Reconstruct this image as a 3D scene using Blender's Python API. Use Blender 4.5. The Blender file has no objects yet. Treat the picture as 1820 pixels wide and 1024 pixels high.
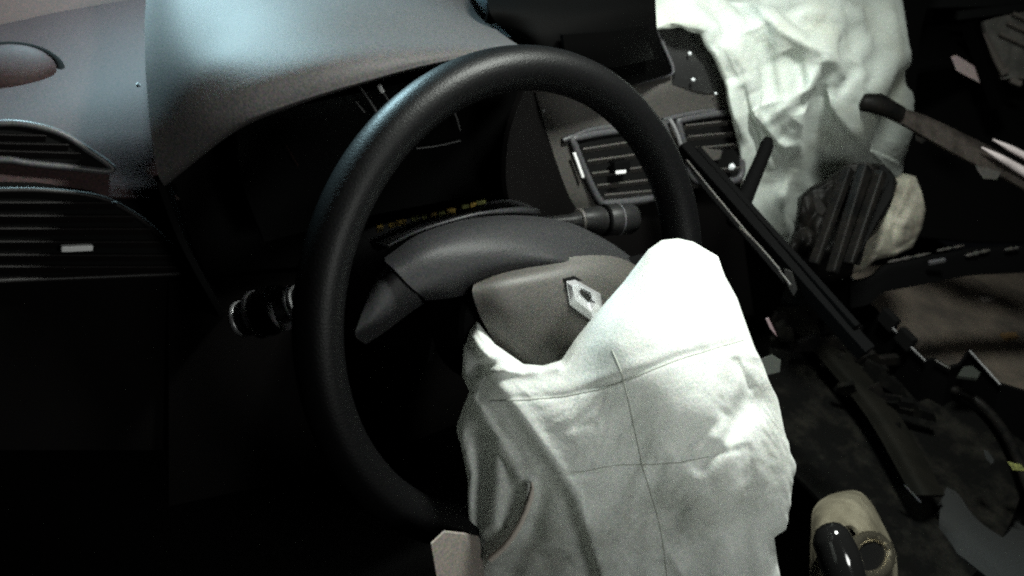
import bpy, bmesh, math, random
import numpy as np
from mathutils import Vector, Matrix

random.seed(7)
SC = bpy.context.scene
COL = SC.collection

# ------------------------------------------------------------------ camera
# car frame: origin = centre of the steering wheel, X to the passenger, Y forward, Z up (metres)
CAM = np.array([-0.3895088, -0.36611678, 0.37657936])
ROT = np.array([[0.7801875891, 0.2228144954, -0.5845177725],
                [-0.5948833821, 0.5532352990, -0.5831333172],
                [0.1934453088, 0.8026732863, 0.5641759548]])
FPX = 1549.2
cam_data = bpy.data.cameras.new('camera')
cam_data.sensor_width = 36.0
cam_data.lens = 36.0 * FPX / 1820.0
cam_data.clip_start = 0.01
cam_data.clip_end = 60.0
cam_data.dof.use_dof = True
cam_data.dof.focus_distance = 0.62
cam_data.dof.aperture_fstop = 9.0
cam = bpy.data.objects.new('camera', cam_data)
COL.objects.link(cam)
M4 = Matrix.Identity(4)
for i in range(3):
    for j in range(3):
        M4[i][j] = ROT[i, j]
    M4[i][3] = CAM[i]
cam.matrix_world = M4
SC.camera = cam

# ------------------------------------------------------------------ world, lamps, exposure
world = bpy.data.worlds.new('World')
SC.world = world
world.use_nodes = True
bgn = world.node_tree.nodes['Background']
bgn.inputs[0].default_value = (0.55, 0.62, 0.75, 1)
bgn.inputs[1].default_value = 0.0025


def area(name, loc, target, size, energy, color, shape='DISK', spread=180):
    d = bpy.data.lights.new(name, 'AREA')
    d.shape = shape
    d.size = size
    d.energy = energy
    d.color = color
    d.spread = math.radians(spread)
    o = bpy.data.objects.new(name, d)
    COL.objects.link(o)
    o.location = loc
    v = Vector(target) - Vector(loc)
    o.rotation_euler = v.to_track_quat('-Z', 'Y').to_euler()
    return o


area('dome_lamp', (0.18, -0.03, 0.62), (0.16, -0.06, 0.0), 0.14, 8.4, (0.95, 1.0, 0.93), spread=150)
area('rear_fill', (-0.12, -0.82, 0.46), (0.14, 0.0, 0.16), 0.24, 1.15, (0.97, 1.0, 0.95), spread=84)  # added fill from behind the camera, brightens the bag fronts
area('cool_lamp', (-0.10, 0.58, 0.40), (-0.10, 0.34, 0.12), 0.10, 3.8, (0.58, 0.90, 1.0), spread=115)

SC.view_settings.view_transform = 'Standard'
SC.view_settings.look = 'None'
SC.view_settings.exposure = 0.0
SC.view_settings.gamma = 1.0
SC.view_settings.use_curve_mapping = False
SC.cycles.use_denoising = False
SC.cycles.use_adaptive_sampling = True
SC.cycles.adaptive_threshold = 0.03
SC.cycles.adaptive_min_samples = 16
SC.cycles.max_bounces = 6
SC.cycles.filter_width = 2.2
SC.cycles.sample_clamp_indirect = 4.0

# ------------------------------------------------------------------ geometry helpers
TILT = math.radians(25)
WU = np.array([1.0, 0, 0])
WV = np.array([0, math.sin(TILT), math.cos(TILT)])      # up in the wheel plane
WN = np.array([0, -math.cos(TILT), math.sin(TILT)])     # out of the wheel, to the driver


def ray(x, y):
    return ROT @ np.array([(x - 910) / FPX, (512 - y) / FPX, -1.0])


def atN(x, y, N, d):
    r = ray(x, y)
    return CAM + r * ((d - N @ CAM) / (N @ r))


def atY(x, y, Y):
    return atN(x, y, np.array([0, 1.0, 0]), Y)


def atZ(x, y, Z):
    return atN(x, y, np.array([0, 0, 1.0]), Z)


def atX(x, y, X):
    return atN(x, y, np.array([1.0, 0, 0]), X)


def atW(x, y, n):
    return atN(x, y, WN, n)


def atD(x, y, d):
    return CAM + ray(x, y) * d


def W(u, v, n):
    return WU * u + WV * v + WN * n


def root(name, loc, label, cat, group=None):
    o = bpy.data.objects.new(name, None)
    o.empty_display_size = 0.02
    COL.objects.link(o)
    o.location = Vector(loc)
    o['label'] = label
    o['category'] = cat
    if group:
        o['group'] = group
    return o


def world_loc(o):
    l = Vector(o.location)
    return l if o.parent is None else l + world_loc(o.parent)


def link(name, verts, faces, mat, parent=None, smooth=True, label=None, cat=None, kind=None, group=None, auto=None):
    verts = np.asarray(verts, float)
    if parent is None:
        org = verts.mean(0)
    else:
        org = np.array(world_loc(parent))
    me = bpy.data.meshes.new(name)
    me.from_pydata((verts - org).tolist(), [], [list(map(int, f)) for f in faces])
    bm = bmesh.new()
    bm.from_mesh(me)
    bmesh.ops.recalc_face_normals(bm, faces=bm.faces)
    bm.to_mesh(me)
    bm.free()
    me.materials.append(mat)
    if smooth:
        for p in me.polygons:
            p.use_smooth = True
        if auto is not None:
            me.set_sharp_from_angle(angle=math.radians(auto))
    o = bpy.data.objects.new(name, me)
    COL.objects.link(o)
    if parent is None:
        o.location = Vector(org)
    else:
        o.parent = parent
    if label:
        o['label'] = label
    if cat:
        o['category'] = cat
    if kind:
        o['kind'] = kind
    if group:
        o['group'] = group
    return o


def bevel(o, w=0.002, seg=2, angle=30):
    m = o.modifiers.new('bevel', 'BEVEL')
    m.width = w
    m.segments = seg
    m.limit_method = 'ANGLE'
    m.angle_limit = math.radians(angle)
    return o


def solid(o, t=0.003, off=-1):
    m = o.modifiers.new('thickness', 'SOLIDIFY')
    m.thickness = t
    m.offset = off
    return o


def cat_rom(P, n):
    """Catmull-Rom through the rows of P (k, dim) -> n samples by index"""
    P = np.asarray(P, float)
    k = len(P)
    t = np.linspace(0, k - 1, n)
    i = np.clip(np.floor(t).astype(int), 0, k - 2)
    f = (t - i).reshape((-1,) + (1,) * (P.ndim - 1))
    ext = np.concatenate([2 * P[:1] - P[1:2], P, 2 * P[-1:] - P[-2:-1]])
    a, b, c, d = ext[i], ext[i + 1], ext[i + 2], ext[i + 3]
    return 0.5 * ((2 * b) + (c - a) * f + (2 * a - 5 * b + 4 * c - d) * f ** 2 + (3 * b - a - 3 * c + d) * f ** 3)


def poly_s(P, n):
    """resample a polyline evenly by arc length"""
    P = np.asarray(P, float)
    L = np.concatenate([[0], np.cumsum(np.linalg.norm(np.diff(P, axis=0), axis=1))])
    t = np.linspace(0, L[-1], n)
    return np.stack([np.interp(t, L, P[:, k]) for k in range(P.shape[1])], 1)


def grid_faces(r, c, base=0, flip=False):
    F = []
    for i in range(r - 1):
        for j in range(c - 1):
            a = base + i * c + j
            q = (a, a + 1, a + c + 1, a + c)
            F.append(q[::-1] if flip else q)
    return F


def patch(name, ctrl, mat, parent=None, nr=24, nc=40, thick=0.004, flip_thick=False, **kw):
    """smooth shell through a grid of 3D control points, given a real thickness away from the camera"""
    G = np.asarray(ctrl, float)
    G = cat_rom(G, nr)
    G = cat_rom(G.transpose(1, 0, 2), nc).transpose(1, 0, 2)
    du = np.gradient(G, axis=1)
    dv = np.gradient(G, axis=0)
    N = np.cross(du, dv)
    N /= np.linalg.norm(N, axis=2, keepdims=True) + 1e-12
    s = np.sign(((CAM - G) * N).sum(2).mean())
    B = G - s * N * thick
    V = np.concatenate([G.reshape(-1, 3), B.reshape(-1, 3)])
    F = grid_faces(nr, nc) + grid_faces(nr, nc, nr * nc, True)
    m = nr * nc
    for j in range(nc - 1):
        F.append((j + 1, j, m + j, m + j + 1))
        a = (nr - 1) * nc + j
        F.append((a, a + 1, m + a + 1, m + a))
    for i in range(nr - 1):
        a = i * nc
        F.append((a, a + nc, m + a + nc, m + a))
        a = i * nc + nc - 1
        F.append((a + nc, a, m + a, m + a + nc))
    return link(name, V, F, mat, parent, auto=50, **kw)


def tube_mesh(P, rad, seg=10, closed=False, flat=None, up=None):
    """swept tube; flat=(a,b) elliptic factors, up=reference axis"""
    P = np.asarray(P, float)
    n = len(P)
    rad = np.broadcast_to(np.asarray(rad, float), (n,))
    if closed:
        T = np.roll(P, -1, 0) - np.roll(P, 1, 0)
    else:
        T = np.gradient(P, axis=0)
    T /= np.linalg.norm(T, axis=1, keepdims=True) + 1e-12
    ref = np.array(up if up is not None else (0.13, 0.21, 0.97))
    V = []
    fa, fb = flat if flat else (1, 1)
    for k in range(n):
        a = ref - T[k] * (ref @ T[k])
        if np.linalg.norm(a) < 1e-5:
            a = np.array([1.0, 0, 0]) - T[k] * T[k][0]
        a /= np.linalg.norm(a)
        b = np.cross(T[k], a)
        for s in range(seg):
            th = 2 * math.pi * s / seg
            V.append(P[k] + rad[k] * (fa * math.cos(th) * a + fb * math.sin(th) * b))
    F = []
    for k in range(n if closed else n - 1):
        for s in range(seg):
            k2 = (k + 1) % n
            F.append((k * seg + s, k * seg + (s + 1) % seg, k2 * seg + (s + 1) % seg, k2 * seg + s))
    if not closed:
        F.append(tuple(range(seg))[::-1])
        F.append(tuple((n - 1) * seg + s for s in range(seg)))
    return V, F


def tube(name, P, rad, mat, parent=None, seg=10, closed=False, flat=None, up=None, **kw):
    V, F = tube_mesh(P, rad, seg, closed, flat, up)
    return link(name, V, F, mat, parent, auto=60, **kw)


def plate(name, outline, depth_vec, mat, parent=None, bev=0.0, smooth=False, **kw):
    """prism: outline (3D points in order) extruded along depth_vec"""
    O = np.asarray(outline, float)
    n = len(O)
    V = np.concatenate([O, O + np.asarray(depth_vec, float)])
    F = [tuple(range(n)), tuple(range(2 * n - 1, n - 1, -1))]
    for k in range(n):
        F.append((k, (k + 1) % n, n + (k + 1) % n, n + k))
    o = link(name, V, F, mat, parent, smooth=smooth, **kw)
    if bev:
        bevel(o, bev)
    return o


def beam(name, A, B, w, h, mat, parent=None, up=(0, 0, 1), bev=0.0015, w2=None, h2=None, **kw):
    A = np.asarray(A, float)
    B = np.asarray(B, float)
    t = (B - A) / np.linalg.norm(B - A)
    a = np.cross(t, np.asarray(up, float))
    a /= np.linalg.norm(a)
    b = np.cross(a, t)
    w2 = w if w2 is None else w2
    h2 = h if h2 is None else h2
    V = []
    for P, ww, hh in ((A, w, h), (B, w2, h2)):
        for sx, sy in ((-1, -1), (1, -1), (1, 1), (-1, 1)):
            V.append(P + a * sx * ww / 2 + b * sy * hh / 2)
    F = [(3, 2, 1, 0), (4, 5, 6, 7), (0, 1, 5, 4), (1, 2, 6, 5), (2, 3, 7, 6), (3, 0, 4, 7)]
    o = link(name, V, F, mat, parent, smooth=False, **kw)
    if bev:
        bevel(o, bev)
    return o


# -- 2D noise for cloth relief
class Noise:
    def __init__(s, seed):
        r = np.random.default_rng(seed)
        s.p = r.permutation(512)
        s.v = r.uniform(-1, 1, 512)
        s.pt = r.uniform(0, 1, (512, 2))

    def h(s, i, j):
        return s.p[(s.p[i % 512] + j) % 512]

    def val(s, x, y):
        i = np.floor(x).astype(int)
        j = np.floor(y).astype(int)
        f = x - i
        g = y - j
        f = f * f * (3 - 2 * f)
        g = g * g * (3 - 2 * g)
        a = s.v[s.h(i, j)]
        b = s.v[s.h(i + 1, j)]
        c = s.v[s.h(i, j + 1)]
        d = s.v[s.h(i + 1, j + 1)]
        return (a * (1 - f) + b * f) * (1 - g) + (c * (1 - f) + d * f) * g

    def cells(s, x, y):
        i = np.floor(x).astype(int)
        j = np.floor(y).astype(int)
        best = np.full(np.shape(x), 9.0)
        for di in (-1, 0, 1):
            for dj in (-1, 0, 1):
                q = s.pt[s.h(i + di, j + dj)]
                d = np.hypot(i + di + q[..., 0] - x, j + dj + q[..., 1] - y)
                best = np.minimum(best, d)
        return best


def tps(ctrl):
    """thin plate spline through (x, y, value)"""
    C = np.asarray(ctrl, float)
    xy = C[:, :2] / 100.0
    n = len(C)

    def k(r2):
        return np.where(r2 > 1e-12, r2 * np.log(np.maximum(r2, 1e-12)), 0.0)
    d2 = ((xy[:, None] - xy[None]) ** 2).sum(2)
    K = k(d2) + np.eye(n) * 0.02
    P = np.concatenate([np.ones((n, 1)), xy], 1)
    A = np.zeros((n + 3, n + 3))
    A[:n, :n] = K
    A[:n, n:] = P
    A[n:, :n] = P.T
    w = np.linalg.solve(A, np.concatenate([C[:, 2], np.zeros(3)]))

    def f(x, y):
        x = np.asarray(x) / 100.0
        y = np.asarray(y) / 100.0
        out = w[n] + w[n + 1] * x + w[n + 2] * y
        for q in range(n):
            out = out + w[q] * k((x - xy[q, 0]) ** 2 + (y - xy[q, 1]) ** 2)
        return out
    return f


def sdist(x, y, line):
    """distance, signed distance (left of direction > 0) and along-parameter 0..1 to a polyline"""
    L = np.asarray(line, float)
    best = np.full(np.shape(x), 1e9)
    sg = np.ones(np.shape(x))
    al = np.zeros(np.shape(x))
    seglen = np.linalg.norm(np.diff(L, axis=0), axis=1)
    tot = seglen.sum()
    acc = 0
    for q in range(len(L) - 1):
        a, b = L[q], L[q + 1]
        d = b - a
        t = np.clip(((x - a[0]) * d[0] + (y - a[1]) * d[1]) / (d @ d), 0, 1)
        px = a[0] + t * d[0]
        py = a[1] + t * d[1]
        dd = np.hypot(x - px, y - py)
        s = np.sign(d[0] * (y - a[1]) - d[1] * (x - a[0]))
        m = dd < best
        best = np.where(m, dd, best)
        sg = np.where(m, s, sg)
        al = np.where(m, (acc + t * seglen[q]) / tot, al)
        acc += seglen[q]
    return best, sg, al


def coons(T, B, L, R, nr, nc):
    """pixel-space Coons patch from four boundary polylines (T,B left to right; L,R top to bottom)"""
    T, B = poly_s(T, nc), poly_s(B, nc)
    L, R = poly_s(L, nr), poly_s(R, nr)
    s = np.linspace(0, 1, nc)[None, :, None]
    t = np.linspace(0, 1, nr)[:, None, None]
    G = (1 - t) * T[None] + t * B[None] + (1 - s) * L[:, None] + s * R[:, None]
    G = G - ((1 - s) * (1 - t) * T[0] + s * (1 - t) * T[-1] + (1 - s) * t * B[0] + s * t * B[-1])
    return G


def regrid(V, nr, nc):
    """resample a grid of points, cubic, in both directions"""
    V = cat_rom(V, nr)
    return cat_rom(V.transpose(1, 0, 2), nc).transpose(1, 0, 2)


def slack_cloth(V, eps_u, eps_v, weight, levels, hold=0.01, seed=5, bend=0.25, amp=0.0015):
    """give the sheet more cloth than its outline needs and let it buckle: position based springs, coarse to fine"""
    rng = np.random.default_rng(seed)
    nr, nc = V.shape[:2]
    off = None
    for (lr, lc, its) in levels:
        P0 = regrid(V, lr, lc)
        wt = regrid(weight[..., None], lr, lc)
        P = P0.copy()
        if off is not None:
            P = P + regrid(off, lr, lc)
        P[1:-1, 1:-1] += rng.normal(0, amp, (lr - 2, lc - 2, 3)) * wt[1:-1, 1:-1]
        sets = []
        for (di, dj, k) in ((0, 1, 1.0), (1, 0, 1.0), (1, 1, .6), (1, -1, .6), (0, 2, bend), (2, 0, bend), (0, 4, bend * .5), (4, 0, bend * .5)):
            ia = slice(0, lr - di)
            ib = slice(di, lr)
            if dj >= 0:
                ja, jb = slice(0, lc - dj), slice(dj, lc)
            else:
                ja, jb = slice(-dj, lc), slice(0, lc + dj)
            L = np.linalg.norm(P0[ib, jb] - P0[ia, ja], axis=2)
            e = eps_u if di == 0 else (eps_v if dj == 0 else (eps_u + eps_v) / 2)
            w = (wt[ib, jb, 0] + wt[ia, ja, 0]) / 2
            sets.append((ia, ja, ib, jb, L * (1 + e * w), k))
        amp *= .12
        for it in range(its):
            D = np.zeros_like(P)
            C = np.full(P.shape[:2], 1e-6)
            for (ia, ja, ib, jb, L, k) in sets:
                d = P[ib, jb] - P[ia, ja]
                l = np.sqrt((d * d).sum(2)) + 1e-9
                c = d * ((l - L) / l * .5 * k)[..., None]
                D[ia, ja] += c
                D[ib, jb] -= c
                C[ia, ja] += k
                C[ib, jb] += k
            P = P + D / C[..., None] * 1.5
            P = P + (P0 - P) * hold
            P[0], P[-1], P[:, 0], P[:, -1] = P0[0], P0[-1], P0[:, 0], P0[:, -1]
        off = P - P0
    return V + regrid(off, nr, nc)


def cloth_bag(name, T, B, L, R, depth, relief, mat, parent, nr=150, nc=150, thick=0.05, roll=0.02, rollw=0.06, edges=(1, 1, 1, 1), slack=None, **kw):
    """closed pillow of fabric: front sheet with folds, back sheet behind it, joined along the rim"""
    G = coons(T, B, L, R, nr, nc)
    x, y = G[..., 0], G[..., 1]
    s = np.linspace(0, 1, nc)[None, :] + 0 * x
    t = np.linspace(0, 1, nr)[:, None] + 0 * x
    e = np.ones_like(x)
    for dist, on in ((t, edges[0]), (1 - t, edges[1]), (s, edges[2]), (1 - s, edges[3])):
        if on:
            q = np.clip(dist / rollw, 0, 1)
            e = e * np.sqrt(np.clip(1 - (1 - q) ** 2, 0, 1))
    base = depth(x, y)
    rel = relief(x, y)
    front = base + rel * (0.25 + 0.75 * e) + roll * (1 - e)
    back = np.maximum(base + roll + 0.002 + thick * e, front + 0.0015 + 0.015 * e)
    rays = np.stack([(x - 910) / FPX, (512 - y) / FPX, -np.ones_like(x)], -1) @ ROT.T
    Vf = CAM + rays * front[..., None]
    Vb = CAM + rays * back[..., None]
    if slack:
        wt = slack['weight'](x, y) * np.clip(e * 1.5, 0, 1)
        Vf = slack_cloth(Vf, slack['u'], slack['v'], wt, slack['levels'], slack.get('hold', .01), slack.get('seed', 5), slack.get('bend', .25))
    q = (Vf - CAM) @ ROT
    fx = 910 + FPX * q[..., 0] / -q[..., 2]
    fy = 512 - FPX * q[..., 1] / -q[..., 2]
    V = np.concatenate([Vf.reshape(-1, 3), Vb.reshape(-1, 3)])
    m = nr * nc
    F = grid_faces(nr, nc) + grid_faces(nr, nc, m, True)
    for j in range(nc - 1):
        F.append((j + 1, j, m + j, m + j + 1))
        a = (nr - 1) * nc + j
        F.append((a, a + 1, m + a + 1, m + a))
    for i in range(nr - 1):
        a = i * nc
        F.append((a, a + nc, m + a + nc, m + a))
        a = i * nc + nc - 1
        F.append((a + nc, a, m + a, m + a + nc))
    o = link(name, V, F, mat, parent, **kw)

    def surf(px, py):
        d2 = ((fx - px) ** 2 + (fy - py) ** 2).ravel()
        k = np.argpartition(d2, 4)[:4]
        w = 1.0 / (d2[k] + 0.05)
        return (Vf.reshape(-1, 3)[k] * w[:, None]).sum(0) / w.sum()
    return o, surf


# ------------------------------------------------------------------ materials
def mat(name, col, rough=0.5, metal=0.0, grain=0.0, gscale=900.0, bump=0.0, bscale=1200.0, col2=None, cscale=20.0,
        spec=0.5, cmix=(0.4, 0.65), coat=0.0, sheen=0.0, bdist=0.0004, chroma=0.0):
    m = bpy.data.materials.new(name)
    m.use_nodes = True
    nt = m.node_tree
    N = nt.nodes
    b = N['Principled BSDF']
    b.inputs['Roughness'].default_value = rough
    b.inputs['Metallic'].default_value = metal
    b.inputs['Specular IOR Level'].default_value = spec
    b.inputs['Coat Weight'].default_value = coat
    b.inputs['Coat Roughness'].default_value = 0.08
    b.inputs['Sheen Weight'].default_value = sheen
    b.inputs['Base Color'].default_value = (*col, 1)
    tc = N.new('ShaderNodeTexCoord')
    cur = None
    if col2 is not None:
        n1 = N.new('ShaderNodeTexNoise')
        n1.inputs['Scale'].default_value = cscale
        n1.inputs['Detail'].default_value = 6
        n1.inputs['Roughness'].default_value = 0.65
        nt.links.new(tc.outputs['Object'], n1.inputs['Vector'])
        r = N.new('ShaderNodeValToRGB')
        r.color_ramp.elements[0].position = cmix[0]
        r.color_ramp.elements[1].position = cmix[1]
        r.color_ramp.elements[0].color = (*col, 1)
        r.color_ramp.elements[1].color = (*col2, 1)
        nt.links.new(n1.outputs['Fac'], r.inputs['Fac'])
        cur = r.outputs['Color']
    if grain:
        n2 = N.new('ShaderNodeTexNoise')
        n2.inputs['Scale'].default_value = gscale
        n2.inputs['Detail'].default_value = 3
        n2.inputs['Roughness'].default_value = 0.8
        nt.links.new(tc.outputs['Object'], n2.inputs['Vector'])
        mr = N.new('ShaderNodeMapRange')
        mr.inputs['From Min'].default_value = 0.25
        mr.inputs['From Max'].default_value = 0.75
        mr.inputs['To Min'].default_value = 1 - grain
        mr.inputs['To Max'].default_value = 1 + grain
        nt.links.new(n2.outputs['Fac'], mr.inputs['Value'])
        mx = N.new('ShaderNodeMix')
        mx.data_type = 'RGBA'
        mx.blend_type = 'MULTIPLY'
        mx.inputs[0].default_value = 1.0
        if cur is not None:
            nt.links.new(cur, mx.inputs[6])
        else:
            mx.inputs[6].default_value = (*col, 1)
        if chroma:
            mc = N.new('ShaderNodeMix')
            mc.data_type = 'RGBA'
            mc.inputs[0].default_value = chroma
            nt.links.new(mr.outputs[0], mc.inputs[6])
            vm = N.new('ShaderNodeVectorMath')
            vm.operation = 'MULTIPLY'
            vm.inputs[1].default_value = (2, 2, 2)
            nt.links.new(n2.outputs['Color'], vm.inputs[0])
            nt.links.new(vm.outputs[0], mc.inputs[7])
            nt.links.new(mc.outputs[2], mx.inputs[7])
        else:
            nt.links.new(mr.outputs[0], mx.inputs[7])
        cur = mx.outputs[2]
    if cur is not None:
        nt.links.new(cur, b.inputs['Base Color'])
    if bump:
        n3 = N.new('ShaderNodeTexNoise')
        n3.inputs['Scale'].default_value = bscale
        n3.inputs['Detail'].default_value = 2
        nt.links.new(tc.outputs['Object'], n3.inputs['Vector'])
        bp = N.new('ShaderNodeBump')
        bp.inputs['Strength'].default_value = bump
        bp.inputs['Distance'].default_value = bdist
        nt.links.new(n3.outputs['Fac'], bp.inputs['Height'])
        nt.links.new(bp.outputs['Normal'], b.inputs['Normal'])
    return m


def thin_cloth(m, col, fac):
    nt = m.node_tree
    b = nt.nodes['Principled BSDF']
    out = nt.nodes['Material Output']
    tr = nt.nodes.new('ShaderNodeBsdfTranslucent')
    tr.inputs['Color'].default_value = (*col, 1)
    mx = nt.nodes.new('ShaderNodeMixShader')
    mx.inputs[0].default_value = fac
    nt.links.new(b.outputs[0], mx.inputs[1])
    nt.links.new(tr.outputs[0], mx.inputs[2])
    nt.links.new(mx.outputs[0], out.inputs['Surface'])


GR = dict(grain=1.5, gscale=560, chroma=0.7)
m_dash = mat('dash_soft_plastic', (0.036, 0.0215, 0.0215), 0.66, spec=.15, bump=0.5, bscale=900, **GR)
m_hood = mat('hood_soft_plastic', (0.046, 0.043, 0.043), 0.62, spec=.2, bump=0.5, bscale=900, **GR)
m_pillar = mat('pillar_trim', (0.056, 0.024, 0.018), 0.8, **GR)
m_black = mat('black_plastic', (0.0022, 0.0022, 0.0023), 0.8, spec=.035, bump=0.3)
m_blackrough = mat('black_rough', (0.003, 0.003, 0.003), 0.9, spec=.1)
m_screen = mat('screen_plastic', (0.0012, 0.0012, 0.0012), 0.7, spec=.03)
m_rim = mat('rim_leather', (0.0020, 0.0020, 0.0022), 0.45, spec=.16, bump=0.6, bscale=700, **GR)
m_hub = mat('hub_plastic', (0.017, 0.017, 0.018), 0.5, spec=.16, bump=0.5, bscale=900, **GR)
m_pad = mat('airbag_cover_vinyl', (0.042, 0.039, 0.034), 0.58, bump=0.5, bscale=900, **GR)
m_chrome = mat('badge_chrome', (0.88, 0.88, 0.90), 0.18, 0.8)
m_bag = mat('airbag_nylon', (0.70, 0.73, 0.70), 0.85, spec=0.2, bump=0.35, bscale=500, bdist=0.0006, grain=0.32, gscale=650,
            chroma=0.3, col2=(0.34, 0.35, 0.32), cscale=11, cmix=(0.50, 0.72), sheen=0.1)
m_bag2 = mat('airbag_nylon_passenger', (0.67, 0.73, 0.68), 0.85, spec=0.2, bump=0.35, bscale=400, bdist=0.0006, grain=0.32, gscale=500,
             chroma=0.3, col2=(0.52, 0.53, 0.44), cscale=9, cmix=(0.48, 0.78), sheen=0.1)
thin_cloth(m_bag, (.7, .72, .68), .3)
thin_cloth(m_bag2, (.7, .72, .68), .3)
m_thread = mat('thread', (0.32, 0.34, 0.30), 0.9)
m_centre = mat('centre_panel_plastic', (0.046, 0.043, 0.039), 0.55, bump=0.5, bscale=800, **GR)
m_gloss = mat('gloss_black', (0.02, 0.02, 0.02), 0.22, bump=0.1, bscale=60)
m_slat = mat('vent_slat', (0.05, 0.047, 0.043), 0.5, **GR)
m_bezel = mat('vent_bezel', (0.055, 0.055, 0.058), 0.4, spec=.3, **GR)
m_white = mat('white_mark', (0.75, 0.75, 0.75), 0.5)
m_yellow = mat('yellow_mark', (0.42, 0.28, 0.05), 0.6, col2=(.03, .025, .01), cscale=300)
m_ygreen = mat('green_mark', (0.18, 0.19, 0.05), 0.6, col2=(.02, .02, .01), cscale=300)
m_glass = mat('glass_crumb', (0.80, 0.84, 0.86), 0.12, spec=0.9)
m_trim = mat('torn_trim_plastic', (0.003, 0.003, 0.003), 0.5, spec=.08, col2=(0.009, 0.008, 0.007), cscale=40, **GR)
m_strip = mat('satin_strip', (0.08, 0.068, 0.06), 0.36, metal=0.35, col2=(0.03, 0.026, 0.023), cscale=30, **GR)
m_highlight = mat('highlight_paint', (0.85, 0.75, 0.75), 0.35, metal=0.2)  # pale colour standing in for highlights on the torn strip
m_beige = mat('beige_foam', (0.25, 0.24, 0.195), 0.9, col2=(0.13, 0.115, 0.09), cscale=25, **GR)
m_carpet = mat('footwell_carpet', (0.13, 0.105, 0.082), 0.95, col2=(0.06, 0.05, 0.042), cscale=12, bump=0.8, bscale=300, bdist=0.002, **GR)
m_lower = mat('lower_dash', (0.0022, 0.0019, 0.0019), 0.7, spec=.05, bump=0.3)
m_seat = mat('seat_cloth', (0.006, 0.007, 0.007), 0.9, **GR)
m_tan = mat('lever_plate', (0.34, 0.31, 0.23), 0.28, metal=0.45, col2=(0.20, 0.18, 0.13), cscale=30, bump=0.8, bscale=45, bdist=0.004)
m_gold = mat('brass_ring', (0.55, 0.50, 0.38), 0.24, metal=0.95, bump=0.6, bscale=120, bdist=0.002)
m_knob = mat('gloss_knob', (0.008, 0.008, 0.008), 0.08, coat=0.6)
m_chip = mat('dull_chip', (0.016, 0.019, 0.015), 0.8, **GR)
m_pinkish = mat('dull_pink', (0.08, 0.05, 0.055), 0.5)
m_fog = mat('pale_panel', (0.21, 0.185, 0.165), 0.8, **GR)
m_door = mat('door_lining', (0.22, 0.21, 0.19), 0.7, col2=(0.10, 0.10, 0.09), cscale=30, **GR)
m_lens = mat('cluster_lens', (0.0015, 0.0015, 0.0015), 0.25, spec=0.04)
m_silver = mat('satin_silver', (0.45, 0.45, 0.46), 0.35, metal=0.6)

#SECTION setting
# ------------------------------------------------------------------ setting: floor of the car
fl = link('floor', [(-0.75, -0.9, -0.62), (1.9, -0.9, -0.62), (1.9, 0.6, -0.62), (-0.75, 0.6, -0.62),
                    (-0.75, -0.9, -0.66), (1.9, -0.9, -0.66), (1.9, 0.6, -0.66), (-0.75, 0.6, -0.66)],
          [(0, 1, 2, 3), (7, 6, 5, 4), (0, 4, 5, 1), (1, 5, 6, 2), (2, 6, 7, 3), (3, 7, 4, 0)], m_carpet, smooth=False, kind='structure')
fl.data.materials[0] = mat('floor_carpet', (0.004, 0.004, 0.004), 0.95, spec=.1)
fw = link('firewall', [(-0.75, 0.60, -0.66), (1.9, 0.60, -0.66), (1.9, 0.60, 0.02), (-0.75, 0.60, 0.02),
                       (-0.75, 0.64, -0.66), (1.9, 0.64, -0.66), (1.9, 0.64, 0.02), (-0.75, 0.64, 0.02)],
          [(0, 1, 2, 3), (7, 6, 5, 4), (0, 4, 5, 1), (1, 5, 6, 2), (2, 6, 7, 3), (3, 7, 4, 0)], m_blackrough, smooth=False, kind='structure')

#SECTION dashboard
# ------------------------------------------------------------------ dashboard
dash = root('dashboard', (0.0, 0.3, -0.1), 'grey soft plastic dashboard with hooded gauge binnacle and slatted air vents', 'dashboard')


def G(rows, f):
    return [[f(*p) for p in r] for r in rows]


# left shoulder: from the windscreen edge over the top and down the face
patch('side_panel', G([
    [(-160, 74, .50), (0, 44, .50), (90, 24, .50), (180, 8, .50), (300, -14, .50)],
    [(-160, 120, .40), (0, 95, .40), (90, 78, .40), (180, 66, .40), (300, 50, .40)],
    [(-160, 190, .31), (0, 170, .31), (90, 158, .31), (180, 150, .31), (300, 140, .31)],
    [(-160, 265, .255), (0, 250, .255), (90, 245, .255), (180, 240, .255), (300, 235, .255)],
    [(-160, 330, .225), (0, 325, .225), (90, 322, .225), (200, 320, .225), (300, 325, .225)],
    [(-160, 350, .215), (0, 350, .215), (90, 348, .215), (200, 350, .215), (320, 355, .218)],
], atY), m_dash, dash, nr=60, nc=40, thick=0.006)
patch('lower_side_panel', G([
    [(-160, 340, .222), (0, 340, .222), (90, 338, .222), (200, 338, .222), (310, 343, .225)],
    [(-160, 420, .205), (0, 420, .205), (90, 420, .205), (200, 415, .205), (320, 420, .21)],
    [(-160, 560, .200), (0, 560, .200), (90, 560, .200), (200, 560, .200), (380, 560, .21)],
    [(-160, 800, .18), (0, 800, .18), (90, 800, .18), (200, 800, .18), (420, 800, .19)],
], atY), m_lower, dash, nr=30, nc=30, thick=0.006)

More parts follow.
